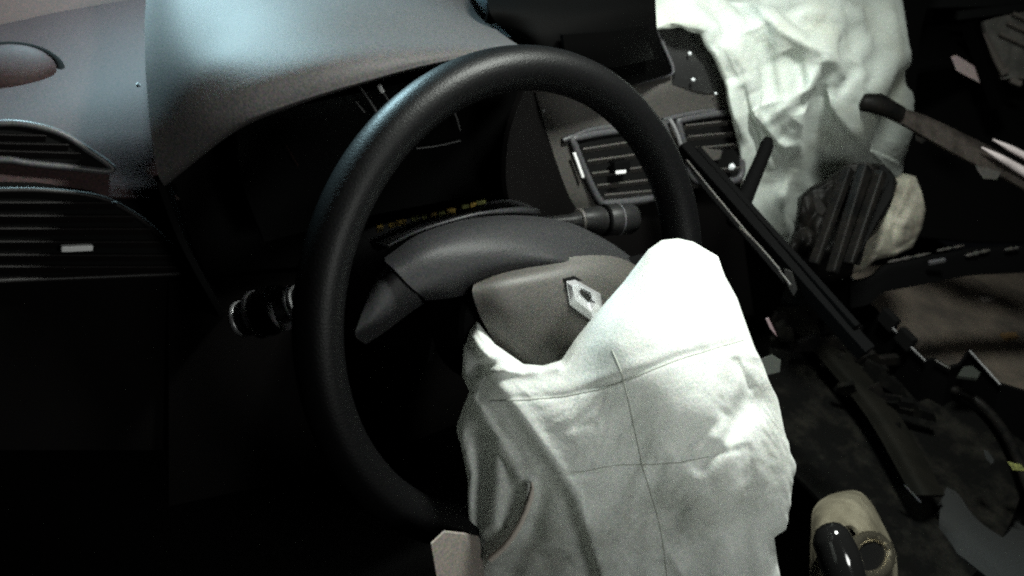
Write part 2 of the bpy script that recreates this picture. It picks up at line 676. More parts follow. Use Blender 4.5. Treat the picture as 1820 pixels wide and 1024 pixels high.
# hood over the gauges: a top that rolls over into the front lip
hood_rows = [
    [(268, -90, .46), (340, -120, .46), (480, -140, .46), (620, -130, .46), (760, -90, .46), (815, -50, .46)],
    [(258, 20, .33), (330, -20, .33), (470, -45, .33), (620, -40, .33), (770, -12, .33), (845, 20, .33)],
    [(258, 100, .245), (335, 55, .235), (470, 20, .225), (620, 12, .22), (780, 30, .225), (885, 55, .235)],
    [(262, 170, .195), (350, 112, .175), (470, 80, .165), (620, 60, .16), (790, 62, .165), (915, 76, .18)],
    [(268, 235, .165), (370, 175, .145), (480, 134, .132), (630, 98, .126), (800, 82, .13), (930, 84, .145)],
    [(278, 300, .150), (400, 222, .128), (500, 182, .118), (640, 140, .112), (805, 102, .118), (940, 96, .135)],
    [(292, 330, .156), (410, 238, .134), (505, 194, .125), (643, 150, .12), (808, 110, .125), (945, 104, .14)],
    [(300, 320, .19), (415, 235, .18), (510, 194, .18), (645, 150, .18), (810, 112, .18), (950, 108, .18)],
]
patch('gauge_hood', G(hood_rows, atY), m_hood, dash, nr=70, nc=70, thick=0.006)
# left cheek that closes the binnacle
patch('binnacle_cheek', [[atY(285, 310, .16), atY(300, 320, .21), atY(315, 330, .26)],
                         [atY(330, 430, .15), atY(340, 440, .20), atY(350, 440, .26)],
                         [atY(400, 560, .14), atY(400, 560, .19), atY(400, 560, .25)]], m_black, dash, nr=14, nc=10)
# the well behind the wheel and the knee panel below it
patch('binnacle_back', [[atY(290, 180, .27), atY(600, 110, .27), atY(960, 60, .27)],
                        [atY(300, 330, .25), atY(600, 280, .25), atY(980, 230, .25)],
                        [atY(330, 520, .22), atY(620, 480, .22), atY(1000, 400, .22)]], m_blackrough, dash, nr=12, nc=20)
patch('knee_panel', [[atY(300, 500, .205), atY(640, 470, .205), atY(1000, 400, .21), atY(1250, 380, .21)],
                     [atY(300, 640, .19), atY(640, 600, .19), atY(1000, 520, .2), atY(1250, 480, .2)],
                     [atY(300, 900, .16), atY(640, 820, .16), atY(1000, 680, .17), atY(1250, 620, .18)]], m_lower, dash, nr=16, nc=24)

V = [(x, y, z) for z in (-.02, -.03) for x, y in ((-.75, .285), (1.5, .285), (1.5, .63), (-.75, .63))]
link('light_block_slab', V, [(0, 1, 2, 3), (7, 6, 5, 4), (0, 4, 5, 1), (1, 5, 6, 2), (2, 6, 7, 3), (3, 7, 4, 0)], m_blackrough, dash, smooth=False)  # unseen slab added to stop lamp light leaking onto the floor
# tweeter grille, left edge of the picture
tw = []
for rr, hh in ((1.0, 0.0), (0.97, 0.006), (0.9, 0.010), (0.75, 0.013), (0.5, 0.015), (0.2, 0.016)):
    tw.append([(18 + 84 * rr * math.cos(a), 132 + 43 * rr * math.sin(a), hh) for a in np.linspace(0, 2 * math.pi, 40, endpoint=False)])
tn = atY(18, 132, .345)
nrm = np.array([0, -0.55, 0.83])
V = []
F = []
for ring in tw:
    for (px, py, hh) in ring:
        V.append(atN(px, py, nrm, nrm @ tn) + nrm * (hh + 0.001))
for k in range(len(tw) - 1):
    for s in range(40):
        F.append((k * 40 + s, k * 40 + (s + 1) % 40, (k + 1) * 40 + (s + 1) % 40, (k + 1) * 40 + s))
F.append(tuple((len(tw) - 1) * 40 + s for s in range(40)))
F.append(tuple(range(39, -1, -1)))
spk = link('tweeter_cover', V, F, m_dash, dash, label='oval domed tweeter cover on the dash shoulder')
tube('tweeter_rim', [atN(18 + 91 * math.cos(a), 131 + 47 * math.sin(a), nrm, nrm @ tn) + nrm * 0.0015 for a in np.linspace(0, 2 * math.pi, 60, endpoint=False)],
     0.0035, m_blackrough, spk, seg=8, closed=True)


def vent(name, label, outline, plane, slat_lines, bz, rim_r, slat_r, closed=True, slat_mat=None, back=True, shift=0.012):
    """air vent: recessed black box, bezel, one tube-edged blade per slat"""
    pts = [plane(*p) for p in outline]
    c = np.mean(pts, 0)
    nn = np.cross(pts[1] - pts[0], pts[len(pts) // 2] - pts[0])
    nn /= np.linalg.norm(nn)
    if nn @ (CAM - c) < 0:
        nn = -nn
    box = plate('vent_box', [p + nn * 0.0025 for p in pts], nn * -0.03, m_blackrough, dash)
    box.name = name
    box['label'] = label
    dense = cat_rom(np.array(pts + ([pts[0]] if closed else [])), 64)
    if closed:
        dense = dense[:-1]
    tube('bezel', dense + nn * 0.004, rim_r, bz, box, seg=8, closed=closed, up=nn)
    for (a, b) in slat_lines:
        A, B = plane(*a), plane(*b)
        beam('slat', A + nn * 0.004, B + nn * 0.004, slat_r * 0.5, slat_r * 2.0, slat_mat or m_slat, box, up=nn * 0.5 + np.array([0, 0, 1.0]), bev=0.0006)
    return box, nn


# demister outlet on the shoulder
v1, n1 = vent('demister_vent', 'narrow slatted demister outlet with a pale curved bezel', [(-70, 228), (0, 219), (50, 222), (105, 237), (150, 264), (198, 302), (120, 297), (50, 290), (10, 284), (-70, 280)],
              lambda x, y: atN(x, y, np.array([0, -0.90, 0.44]), -0.90 * .232 + .44 * .045),
              [((-60, 243), (80, 246)), ((-60, 258), (120, 262)), ((-60, 271), (140, 277))], m_bezel, 0.0026, 0.0032, slat_mat=mat('demister_slat', (0.007, 0.006, 0.006), 0.6, spec=.1))
# side vent
v2, n2 = vent('side_vent', 'wide dark side vent with horizontal slats and a silver thumb tab', [(-80, 338), (0, 335), (80, 336), (170, 347), (225, 372), (270, 405), (318, 455), (325, 480), (240, 486), (0, 495), (-80, 497)],
              lambda x, y: atN(x, y, np.array([0, -0.97, 0.2]), -0.97 * .203 + .2 * .0),
              [((-70, 362), (205, 362)), ((-70, 385), (235, 386)), ((-70, 408), (265, 408)), ((-70, 431), (290, 431)), ((-70, 454), (305, 455)), ((-70, 475), (312, 475))],
              mat('side_bezel', (0.009, 0.008, 0.008), 0.4, spec=.25), 0.0022, 0.004, slat_mat=mat('dark_slat', (0.004, 0.003, 0.003), 0.6, spec=.2))
pv2 = lambda x, y: atN(x, y, np.array([0, -0.97, 0.2]), -0.97 * .203 + .2 * .0)
beam('thumb_tab', pv2(101, 433) + n2 * 0.010, pv2(157, 431) + n2 * 0.010, 0.0045, 0.005, m_white, v2, up=n2, bev=0.001)

# centre face with its two vents
cn = np.array([-0.10, -0.93, 0.36])
cn /= np.linalg.norm(cn)
c0 = cn @ np.array([0.33, 0.215, 0.0])


def atC(x, y, off=0.0):
    return atN(x, y, cn, c0 + off)


patch('centre_panel', [[atC(930, 130, -.02), atC(1000, 140, -.02), atC(1120, 140, -.02), atC(1210, 100, -.02), atC(1290, 100, -.02)],
                       [atC(935, 160), atC(1000, 168), atC(1120, 165), atC(1210, 140), atC(1304, 130)],
                       [atC(945, 230), atC(1020, 240), atC(1120, 230), atC(1210, 200), atC(1318, 190)],
                       [atC(985, 340), atC(1050, 340), atC(1140, 330), atC(1230, 300), atC(1324, 290)],
                       [atC(1000, 372, -.004), atC(1062, 372, -.004), atC(1145, 362, -.004), atC(1236, 335, -.004), atC(1324, 325, -.004)]],
      m_centre, dash, nr=30, nc=40)
patch('centre_lower_panel', [[atC(996, 362, -.012), atC(1060, 362, -.012), atC(1143, 352, -.012), atC(1234, 325, -.012), atC(1324, 315, -.012)],
                       [atC(1020, 430, -.01), atC(1080, 430, -.01), atC(1160, 420, -.01), atC(1250, 400, -.02), atC(1318, 390, -.02)],
                       [atC(1040, 560, -.02), atC(1100, 560, -.02), atC(1180, 560, -.02), atC(1270, 560, -.05), atC(1340, 560, -.05)]],
      m_lower, dash, nr=20, nc=30)
patch('binnacle_flank', [[atY(935, 150, .13), atY(940, 160, .17), atC(952, 165, .002)],
                         [atY(905, 240, .13), atY(935, 230, .17), atC(975, 245, .002)],
                         [atY(900, 330, .13), atY(950, 330, .17), atC(1010, 345, .002)],
                         [atY(920, 400, .13), atY(990, 400, .17), atC(1045, 400, .002)]], m_lower, dash, nr=16, nc=16)


def cvent(label, O, slats, side):
    box, nn = vent('centre_vent', label, O, lambda x, y: atC(x, y, 0.001), slats, m_bezel, 0.0042, 0.0042)
    return box, nn


v3, n3 = cvent('centre vent beside the rim, torn slats and a white tick on its frame', [(1012, 246), (1060, 236), (1140, 226), (1175, 224), (1185, 280), (1190, 340), (1150, 352), (1080, 360), (1062, 356), (1038, 310)],
               [((1030, 268), (1172, 246)), ((1038, 289), (1178, 270)), ((1046, 311), (1182, 294)), ((1055, 332), (1186, 318)), ((1068, 349), (1186, 338))], 0)
beam('frame_tick', atC(1020, 272, .008), atC(1036, 316, .008), 0.0035, 0.003, m_white, v3, up=cn, bev=0.0008)
beam('thumb_tab', atC(1088, 298, .014), atC(1116, 294, .014), 0.014, 0.010, m_black, v3, up=cn, bev=0.002)
beam('frame_tick', atC(1094, 307, .0215), atC(1112, 305, .0215), 0.0035, 0.002, m_white, v3, up=cn, bev=0.0006)
tube('frame_lip', cat_rom([atC(1000, 250, .003), atC(1020, 242, .005), atC(1060, 229, .005), (atC(1150, 219, .004)), atC(1185, 218, .003)], 30), 0.003, m_bezel, v3, seg=8)
v4, n4 = cvent('centre vent beside the white bag, broken slats', [(1200, 214), (1240, 206), (1290, 200), (1306, 206), (1312, 260), (1312, 312), (1280, 322), (1230, 318), (1214, 270)],
               [((1212, 226), (1304, 216)), ((1216, 246), (1308, 237)), ((1222, 267), (1310, 258)), ((1226, 288), (1262, 284)), ((1234, 306), (1310, 300))], 1)
tube('frame_lip', cat_rom([atC(1178, 214, .003), atC(1200, 208, .005), atC(1240, 200, .005), atC(1270, 197, .004)], 24), 0.003, m_bezel, v4, seg=8)
tube('frame_post', cat_rom([atC(1190, 212, .006), atC(1200, 230, .007), atC(1210, 258, .006)], 16), [0.0025] * 16, m_silver, v4, seg=8)
plate('broken_blade', [atC(1215, 272, .008), atC(1240, 262, .010), atC(1285, 268, .012), (atC(1280, 284, .012)), atC(1250, 288, .010), atC(1225, 284, .008)], cn * -0.004, m_slat, v4, bev=0.001)

# glossy panel that runs up beside the screen
patch('gloss_panel', [[atC(1150, -20, -.05), atC(1215, -20, -.05), atC(1280, -20, -.05)],
                      [atC(1163, 45, -.015), atC(1225, 45, -.015), atC(1285, 45, -.02)],
                      [atC(1187, 98, .0), atC(1240, 100, .004), atC(1295, 100, -.004)],
                      [atC(1200, 128, .004), atC(1250, 135, .006), atC(1304, 135, -.002)],
                      [atC(1195, 150, .002), atC(1255, 165, .004), atC(1310, 165, -.004)]], m_gloss, dash, nr=24, nc=20)
tube('panel_edge', cat_rom([atC(1160, 40, -.008), atC(1180, 82, .0), atC(1196, 122, .006), atC(1186, 134, .006), atC(1130, 148, .004)], 40), 0.0022, m_bezel, dash, seg=8)

# screen hood
scr = root('screen_hood', atY(1030, 60, .27), 'black hooded dash screen behind the top of the steering wheel', 'screen')
patch('shell', G([
    [(905, -120, .42), (1000, -125, .42), (1100, -125, .42), (1155, -120, .42)],
    [(872, -40, .30), (960, -45, .28), (1100, -50, .27), (1160, -40, .28)],
    [(868, 10, .25), (960, 5, .235), (1090, 0, .23), (1165, 0, .235)],
    [(885, 45, .24), (965, 45, .215), (1080, 30, .21), (1166, 25, .22)],
    [(920, 78, .235), (970, 85, .205), (1080, 85, .20), (1172, 75, .215)],
    [(950, 130, .23), (1000, 150, .20), (1100, 156, .205), (1196, 130, .225)],
], atY), m_screen, scr, nr=36, nc=36, thick=0.02)
patch('glass', G([[(1000, 62, .196), (1080, 56, .192), (1150, 48, .202)], [(1004, 90, .192), (1084, 88, .188), (1155, 74, .200)], [(1010, 120, .190), (1090, 120, .188), (1164, 104, .203)]], atY), m_lens, scr, nr=8, nc=10, thick=.004)

# outside light between hood and screen, painted as a pale blue strip
patch('outside_light_strip', G([[(790, -60, .46), (840, -60, .46), (900, -60, .46)],
                       [(800, -15, .42), (850, -10, .42), (900, -5, .42)],
                       [(815, 18, .40), (850, 30, .40), (900, 45, .40)],
                       [(860, 62, .385), (885, 72, .385), (930, 80, .385)]], atY),
      mat('outside_light_tint', (0.30, 0.36, 0.40), 0.6, **GR), dash, nr=16, nc=12)

pl = root('windscreen_pillar', atY(60, 0, .56), 'brown trimmed windscreen pillar above the left dash shoulder', 'pillar')
patch('trim', G([[(-200, -160, .60), (60, -190, .62), (330, -220, .64)],
                 [(-200, -40, .56), (60, -70, .58), (330, -100, .60)],
                 [(-200, 90, .515), (60, 45, .52), (330, -4, .53)]], atY), m_pillar, pl, nr=14, nc=20, thick=0.02)

#SECTION cluster
# ------------------------------------------------------------------ gauges
cl = root('instrument_cluster', atY(700, 260, .2), 'dark instrument cluster under the hood, yellow marks along its lower edge', 'gauges')
patch('lens', G([[(420, 215, .205), (640, 165, .205), (860, 120, .205), (940, 110, .205)],
                 [(430, 320, .195), (640, 270, .195), (860, 230, .195), (940, 220, .195)],
                 [(470, 430, .175), (650, 385, .175), (860, 345, .175), (950, 330, .175)]], atY), m_lens, cl, nr=16, nc=24)
m_dial = mat('dial_line', (0.10, 0.10, 0.10), .4)
for (P, r, mm) in (([(638, 152), (652, 172), (664, 190), (676, 208)], .0010, m_dial), ([(674, 152), (680, 163)], .0018, m_white), ([(680, 163), (694, 184)], .0008, m_dial),
                   ([(632, 180), (648, 200)], .0006, m_dial), ([(508, 258), (518, 274), (530, 296)], .0005, mat('dim_red_ring', (0.02, 0.008, 0.006), 0.5))):
    tube('dial_ring', [atY(x, y, .19) for x, y in P], r, mm, cl, seg=6)
tube('dial_ring', [atY(x, y, .185) for x, y in ((806, 196), (812, 210), (818, 232))], .0006, m_dial, cl, seg=6)
tube('dial_ring', [atY(x, y, .183) for x, y in ((740, 264), (780, 259), (818, 250))], .0006, m_dial, cl, seg=6)
# lower ledge with a pale lip and the row of yellow marks
led = patch('ledge', [[atY(655, 425, .115), atY(740, 392, .11), atY(830, 368, .105), (atY(905, 355, .105)), atY(958, 372, .105)],
                      [atY(670, 432, .10), atY(745, 402, .095), atY(830, 380, .09), (atY(905, 368, .09)), atY(958, 382, .09)],
                      [atY(690, 440, .095), atY(750, 412, .09), atY(832, 391, .085), (atY(905, 385, .085)), atY(955, 388, .085)]],
            m_hub, cl, nr=10, nc=24, thick=0.008)
tube('ledge_lip', cat_rom([atY(690, 437, .088), atY(750, 409, .083), atY(835, 384, .078), atY(890, 376, .077), atY(935, 374, .078), atY(958, 378, .082)], 40),
     np.interp(np.linspace(0, 1, 40), [0, .5, .7, .9, 1], [.0012, .0018, .003, .0036, .0015]), m_bezel, cl, seg=8)
for (x, y, w, h, mm) in ((676, 407, 10, 11, m_yellow), (698, 402, 14, 8, m_yellow), (714, 397, 16, 9, m_yellow), (738, 391, 12, 8, m_ygreen), (755, 388, 8, 7, m_ygreen),
                         (772, 383, 9, 7, m_yellow), (786, 381, 12, 7, m_ygreen), (803, 376, 15, 8, m_yellow), (828, 368, 11, 6, m_ygreen), (842, 365, 9, 6, m_yellow), (856, 361, 15, 6, m_ygreen)):
    plate('telltale', [atY(x - w / 2, y + h / 2 + 1, .098), atY(x + w / 2, y + h / 2 - 2, .098), atY(x + w / 2, y - h / 2 - 1, .100), atY(x - w / 2, y - h / 2 + 1, .100)], (0, .0015, 0), mm, cl)

#SECTION wheel
# ------------------------------------------------------------------ steering wheel
sw = root('steering_wheel', (0, 0, 0), 'dark leather steering wheel with its airbag cover burst open', 'steering wheel')
A = np.linspace(0, 2 * math.pi, 160, endpoint=False)
RP = [W(0.1727 * math.cos(a), 0.1727 * math.sin(a), 0) for a in A]
tube('rim', RP, 0.0158, m_rim, sw, seg=28, closed=True, flat=(1.08, 1.0), up=WN)
# boss and hidden lower spokes
plate('boss', [W(0.07 * math.cos(a), 0.062 * math.sin(a) - 0.005, 0.012) for a in np.linspace(0, 2 * math.pi, 36, endpoint=False)], -WN * 0.05, m_black, sw, bev=0.006)
wp = lambda x, y, n: atW(x, y, n)
patch('hub_cover', G([
    [(684, 458, -.016), (750, 414, -.016), (840, 389, -.016), (925, 383, -.016), (1005, 394, -.016), (1065, 420, -.016), (1115, 452, -.016), (1170, 500, -.016)],
    [(686, 466, -.004), (752, 424, .0), (842, 400, .002), (926, 395, .002), (1006, 405, .002), (1064, 430, .0), (1112, 462, -.002), (1168, 510, -.004)],
    [(700, 478, .010), (765, 446, .014), (850, 425, .016), (930, 420, .017), (1006, 428, .017), (1064, 452, .016), (1108, 480, .012), (1160, 525, .008)],
    [(724, 504, .017), (785, 480, .021), (860, 455, .024), (935, 445, .026), (1006, 452, .028), (1062, 472, .027), (1104, 500, .022), (1150, 540, .018)],
    [(746, 524, .018), (800, 510, .021), (862, 484, .024), (935, 470, .028), (1006, 472, .032), (1060, 495, .031), (1100, 525, .026), (1140, 560, .02)],
    [(758, 534, .008), (810, 528, .010), (866, 510, .012), (935, 500, .014), (1006, 500, .016), (1058, 520, .016), (1094, 545, .014), (1130, 575, .01)],
], wp), m_hub, sw, nr=40, nc=50, thick=0.004)
patch('spoke', G([
    [(664, 505, -.012), (676, 484, -.012), (692, 466, -.012), (702, 456, -.010)],
    [(650, 540, .0), (672, 512, .003), (696, 486, .005), (712, 472, .006)],
    [(638, 572, .004), (670, 545, .008), (708, 512, .010), (728, 498, .011)],
    [(632, 597, .003), (668, 576, .007), (716, 542, .009), (744, 526, .010)],
    [(650, 612, -.006), (684, 590, -.004), (726, 558, -.002), (752, 540, .0)],
], wp), m_hub, sw, nr=30, nc=24, thick=0.005)
# right spoke, mostly behind the bag
patch('spoke', [[W(0.06, 0.02, -.012), W(0.11, 0.012, -.010), W(0.162, 0.012, -.006)],
                [W(0.06, 0.004, .008), W(0.11, -0.004, .006), W(0.165, -0.006, .002)],
                [W(0.06, -0.024, .006), W(0.11, -0.03, .004), W(0.162, -0.032, .0)]], m_black, sw, nr=12, nc=16, thick=0.006)
patch('spoke', [[W(-0.025, -0.05, -.004), W(0, -0.05, .0), W(0.025, -0.05, -.004)],
                [W(-0.02, -0.11, -.004), W(0, -0.11, .0), W(0.02, -0.11, -.004)],
                [W(-0.022, -0.165, -.006), W(0, -0.166, -.002), W(0.022, -0.165, -.006)]], m_black, sw, nr=12, nc=10, thick=0.006)
# burst airbag cover
PADROWS = [
    [(848, 499, .018), (890, 484, .022), (960, 468, .026), (1030, 455, .030), (1100, 458, .028), (1160, 490, .022)],
    [(840, 512, .022), (895, 500, .032), (965, 488, .038), (1040, 480, .040), (1105, 486, .038), (1170, 515, .032)],
    [(842, 530, .024), (900, 524, .036), (975, 515, .0425), (1050, 512, .0445), (1115, 518, .043), (1180, 545, .036)],
    [(856, 568, .024), (912, 566, .037), (988, 560, .0435), (1060, 560, .0455), (1125, 565, .044), (1180, 585, .037)],
    [(884, 620, .020), (930, 622, .033), (1000, 618, .040), (1070, 618, .042), (1130, 620, .040), (1180, 630, .033)],
    [(910, 690, .0), (950, 690, .018), (1010, 690, .024), (1075, 690, .026), (1130, 690, .024), (1170, 690, .018)],
]
patch('airbag_cover', G(PADROWS, wp), m_pad, sw, nr=50, nc=50, thick=0.003, label='brownish torn airbag cover carrying the badge')

# badge: an upright hollow rhombus, faceted
bd_out = [(1006, 500), (1022, 497), (1067, 522), (1072, 552), (1056, 574), (1013, 543)]
bd_in = [(1026, 514), (1032, 513), (1051, 526), (1053, 533), (1048, 540), (1029, 522)]
_c = np.mean(bd_in, 0)
bd_in = [tuple(_c + (np.array(p) - _c) * .72) for p in bd_in]
bd_mid = [((1 - .52) * a[0] + .52 * b[0], (1 - .52) * a[1] + .52 * b[1]) for a, b in zip(bd_out, bd_in)]
n_b = 0.0445
ringA = [wp(x, y, n_b - .004) for x, y in bd_out]
ringB = [wp(x, y, n_b + .0015) for x, y in bd_out]
ringC = [wp(x, y, n_b + .0045) for x, y in bd_mid]
ringD = [wp(x, y, n_b + .0005) for x, y in bd_in]
ringE = [wp(x, y, n_b - .004) for x, y in bd_in]
V = ringA + ringB + ringC + ringD + ringE
F = []
for k in range(5):
    k2 = (k + 1) % 5
    if k == 4:
        k2 = 0
    for s in range(6):
        F.append((k * 6 + s, k * 6 + (s + 1) % 6, k2 * 6 + (s + 1) % 6, k2 * 6 + s))
bd = link('badge', V, F, m_chrome, sw, smooth=False, label='chrome rhombus badge with a hollow centre')
bevel(bd, 0.0006, 2)
bs = [(1002, 496), (1022, 491), (1071, 518), (1077, 553), (1058, 580), (1009, 547)]
plate('badge_seat', [wp(x, y, n_b - .0012) for x, y in bs], -WN * 0.004, m_blackrough, sw)

#SECTION column
# ------------------------------------------------------------------ column and stalks
sc = root('steering_column', W(0, 0, -0.09), 'black steering column shroud with control stalks behind the wheel', 'steering column')
patch('shroud', [[W(-.075, -.03, -.03), W(-.05, .035, -.03), W(0, .05, -.03), W(.05, .035, -.03), W(.075, -.03, -.03)],
                 [W(-.075, -.03, -.09), W(-.05, .035, -.09), W(0, .05, -.09), W(.05, .035, -.09), W(.075, -.03, -.09)],
                 [W(-.085, -.04, -.2), W(-.06, .03, -.2), W(0, .045, -.2), W(.06, .03, -.2), W(.085, -.04, -.2)]], m_black, sc, nr=14, nc=24)
m_stalk = mat('stalk_plastic', (0.010, 0.010, 0.010), 0.45, spec=.15, **GR)


def stalk(P0, P1, prof, rings, label):
    P0 = np.asarray(P0)
    P1 = np.asarray(P1)
    t = np.array([q[0] for q in prof])
    r = np.array([q[1] for q in prof])
    o = tube('control_stalk', [P0 + (P1 - P0) * k for k in t], r, m_stalk, sc, seg=20, label=label)
    for (k, rr, w, mm) in rings:
        c = P0 + (P1 - P0) * k
        d = (P1 - P0) / np.linalg.norm(P1 - P0)
        tube('grip_ring', [c - d * w, c - d * w * .6, c + d * w * .6, c + d * w], [rr * .9, rr, rr, rr * .9], mm, o, seg=20)
    return o


sl0, sl1 = atY(600, 515, .055), atY(416, 572, .105)
stalk(sl0, sl1, [(0, .006), (.3, .007), (.36, .011), (.52, .012), (.56, .015), (.74, .0165), (.78, .014), (.9, .0125), (.97, .010), (1, .005)],
      [(.55, .0172, .0025, m_bezel), (.66, .0178, .002, m_black), (.76, .0176, .0022, m_bezel), (.92, .0135, .002, m_silver), (.42, .0130, .002, m_bezel), (.37, .0122, .0015, m_silver)], 'left control stalk with ribbed twist grips')
sr0, sr1 = atY(960, 398, .10), atY(1130, 388, .075)
stalk(sr0, sr1, [(0, .006), (.3, .007), (.36, .009), (.42, .0115), (.6, .0135), (.64, .012), (.7, .0145), (.93, .0145), (.98, .012), (1, .007)],
      [(.4, .0118, .002, m_slat), (.66, .0150, .0018, m_black), (.8, .0150, .0012, m_bezel)], 'right control stalk with a smooth barrel grip')
#SECTION driverbag
# ------------------------------------------------------------------ driver airbag
nz1, nz2, nz3 = Noise(3), Noise(11), Noise(23)


def crumple(x, y, nz, sc_, ang, warp=0.5):
    c, s = math.cos(ang), math.sin(ang)
    u = (x * c + y * s) / sc_
    v = (-x * s + y * c) / (sc_ * 2.1)
    w1 = nz.val(u * .7 + 3.1, v * .7 + 1.7)
    u = u + warp * w1
    v = v + warp * nz.val(u * .6 + 9.3, v * .9 + 4.1)
    return nz.cells(u, v) - 0.45


db_T = [(824, 640), (826, 606), (836, 582), (850, 569), (862, 588), (880, 612), (930, 647), (965, 650), (998, 640), (1022, 604), (1060, 556), (1108, 502), (1132, 470), (1152, 444),
        (1176, 427), (1205, 424), (1232, 430), (1276, 456), (1288, 490), (1310, 530), (1334, 598)]
db_L = [(824, 640), (822, 668), (840, 712), (822, 738), (814, 770), (824, 815), (831, 850), (833, 900), (838, 960), (846, 1020), (850, 1100)]
db_R = [(1334, 598), (1350, 640), (1384, 716), (1394, 765), (1412, 832), (1404, 900), (1396, 940), (1376, 956), (1382, 1000), (1392, 1050), (1396, 1100)]
db_B = [(850, 1100), (1000, 1110), (1200, 1110), (1396, 1100)]
db_depth = tps([(1190, 425, .592), (1280, 460, .592), (1150, 450, .592), (1110, 505, .588), (1060, 560, .583), (1200, 500, .574), (1210, 570, .559), (1320, 560, .585),
                (1030, 600, .582), (1000, 645, .578), (930, 650, .580), (860, 580, .597), (825, 620, .605), (860, 640, .590), (1100, 620, .556), (1200, 630, .5495), (1330, 620, .575),
                (1100, 700, .5545), (1230, 720, .5525), (1370, 720, .582), (1000, 740, .562), (880, 720, .582), (825, 760, .610), (1130, 820, .569), (1260, 830, .567), (1405, 840, .60),
                (1000, 860, .578), (850, 860, .612), (1130, 950, .592), (1280, 960, .592), (1385, 960, .62), (1000, 1000, .608), (860, 1000, .636), (1150, 1100, .636), (1390, 1100, .65), (860, 1100, .668), (1000, 1100, .648)])

DB_FOLD = [(862, 640), (890, 690), (940, 755), (985, 820), (1020, 880), (1045, 945), (1066, 1010), (1090, 1100)]


def db_relief(x, y):
    d = np.zeros_like(x)
    # panel edge: to the left of it the cloth drops back
    dd, sg, al = sdist(x, y, DB_FOLD)
    s = -sg * dd
    s = sg * dd
    d += 0.004 / (1 + np.exp(-(s - 4) / 4.0)) + 0.012 / (1 + np.exp(-(s - 4) / 6.0)) * np.clip((al - .4) * 3, 0, 1) * np.exp(-(dd / 90.0) ** 2)
    d += -0.0035 * np.exp(-(dd / 16.0) ** 2) * np.clip(al * 3, 0.2, 1)
    # second flap, left
    dd, sg, al = sdist(x, y, [(842, 700), (880, 760), (915, 820), (935, 865), (960, 920), (985, 990), (1010, 1100)])
    d += 0.005 / (1 + np.exp(-(sg * dd - 3) / 6.0))
    # curled hem (bright curved line low left)
    dd, sg, al = sdist(x, y, [(944, 862), (938, 900), (920, 940), (898, 972), (876, 992)])
    d += -0.012 * np.exp(-(dd / 11.0) ** 2)
    dd, sg, al = sdist(x, y, [(960, 875), (955, 920), (940, 965), (915, 1010)])
    d += 0.008 * np.exp(-(dd / 20.0) ** 2)
    for line, wd, am in (
        ([(868, 662), (930, 662), (990, 652)], 9, -.0045),
        ([(830, 660), (880, 650), (930, 655)], 10, .004),
        ([(840, 600), (870, 640), (900, 655)], 9, -.003),
        ([(870, 712), (1000, 706), (1100, 682), (1200, 642), (1330, 604)], 6, .0009),
        ([(870, 700), (1000, 692), (1100, 668), (1200, 628), (1330, 590)], 12, -.0006),
        ([(990, 842), (1060, 836), (1110, 826), (1200, 822), (1300, 800)], 6, .0010),
        ([(1340, 640), (1325, 700), (1290, 770), (1240, 830)], 14, .0035),
        ([(1325, 650), (1305, 720), (1270, 780)], 16, -.0035),
        ([(1310, 790), (1320, 860), (1312, 930), (1320, 1024)], 18, .003),
        ([(1190, 810), (1230, 780), (1290, 745), (1330, 720)], 26, .005),
        ([(1040, 905), (1100, 895), (1160, 905), (1190, 920)], 30, .006),
        ([(1200, 1000), (1280, 950), (1310, 930)], 30, .006),
        ([(1100, 570), (1160, 600), (1240, 600)], 30, -.002),
        ([(830, 700), (860, 730), (900, 800), (925, 850)], 12, -.005),
        ([(850, 760), (860, 850), (855, 950)], 14, .008),
        ([(880, 780), (890, 860), (885, 930)], 14, -.006),
        ([(1300, 640), (1330, 690)], 8, .003),
    ):
        dd, sg, al = sdist(x, y, line)
        d += am * np.exp(-(dd / wd) ** 2) * np.clip(4 * al, 0, 1) ** .5
    low = np.clip((y - 640) / 120, 0, 1)
    d += nz3.val(x / 120, y / 150) * 0.004 * low
    return d


db = root('driver_airbag', atD(1100, 860, .60), 'deflated white airbag hanging out of the burst steering wheel hub', 'airbag')
bag, dsurf = cloth_bag('fabric', db_T, db_B, db_L, db_R, db_depth, db_relief, m_bag, db, nr=220, nc=220, thick=0.045, roll=0.016, rollw=0.05,
                       slack=dict(u=.055, v=.042, hold=.0012, seed=4, bend=.8, weight=lambda x, y: 0.12 + 0.88 * np.clip((y - 600) / 150, 0, 1), levels=[(22, 22, 500), (60, 60, 200), (150, 150, 60)]))


def seam(px, parent, surf, r=0.0007, lift=0.0001, n=60, m=m_thread):
    P = poly_s(px, n)
    Q = []
    for x, y in P:
        p = surf(x, y)
        Q.append(p + (CAM - p) / np.linalg.norm(CAM - p) * lift)
    tube('stitching', Q, r, m, parent, seg=6)


seam([(1088, 622), (1104, 660), (1114, 700), (1124, 745), (1134, 790), (1142, 830), (1158, 880), (1172, 930), (1182, 990), (1188, 1060)], db, dsurf, r=.0004)
seam([(872, 712), (930, 711), (1000, 705), (1060, 693), (1100, 681), (1150, 661), (1200, 641), (1260, 622), (1322, 604)], db, dsurf, r=.0004)
seam([(990, 841), (1040, 838), (1075, 830), (1110, 826), (1160, 826), (1210, 822), (1260, 812)], db, dsurf, r=.0004)
cordp = cat_rom([(946, 858), (944, 880), (934, 910), (918, 942), (898, 970), (872, 994)], 30)
tube('tether_cord', [dsurf(x, y) + (CAM - dsurf(x, y)) * .004 for x, y in cordp], np.interp(np.linspace(0, 1, 30), [0, .2, 1], [.0008, .0020, .0024]), mat('tether', (.50, .45, .40), .8), db, seg=8)
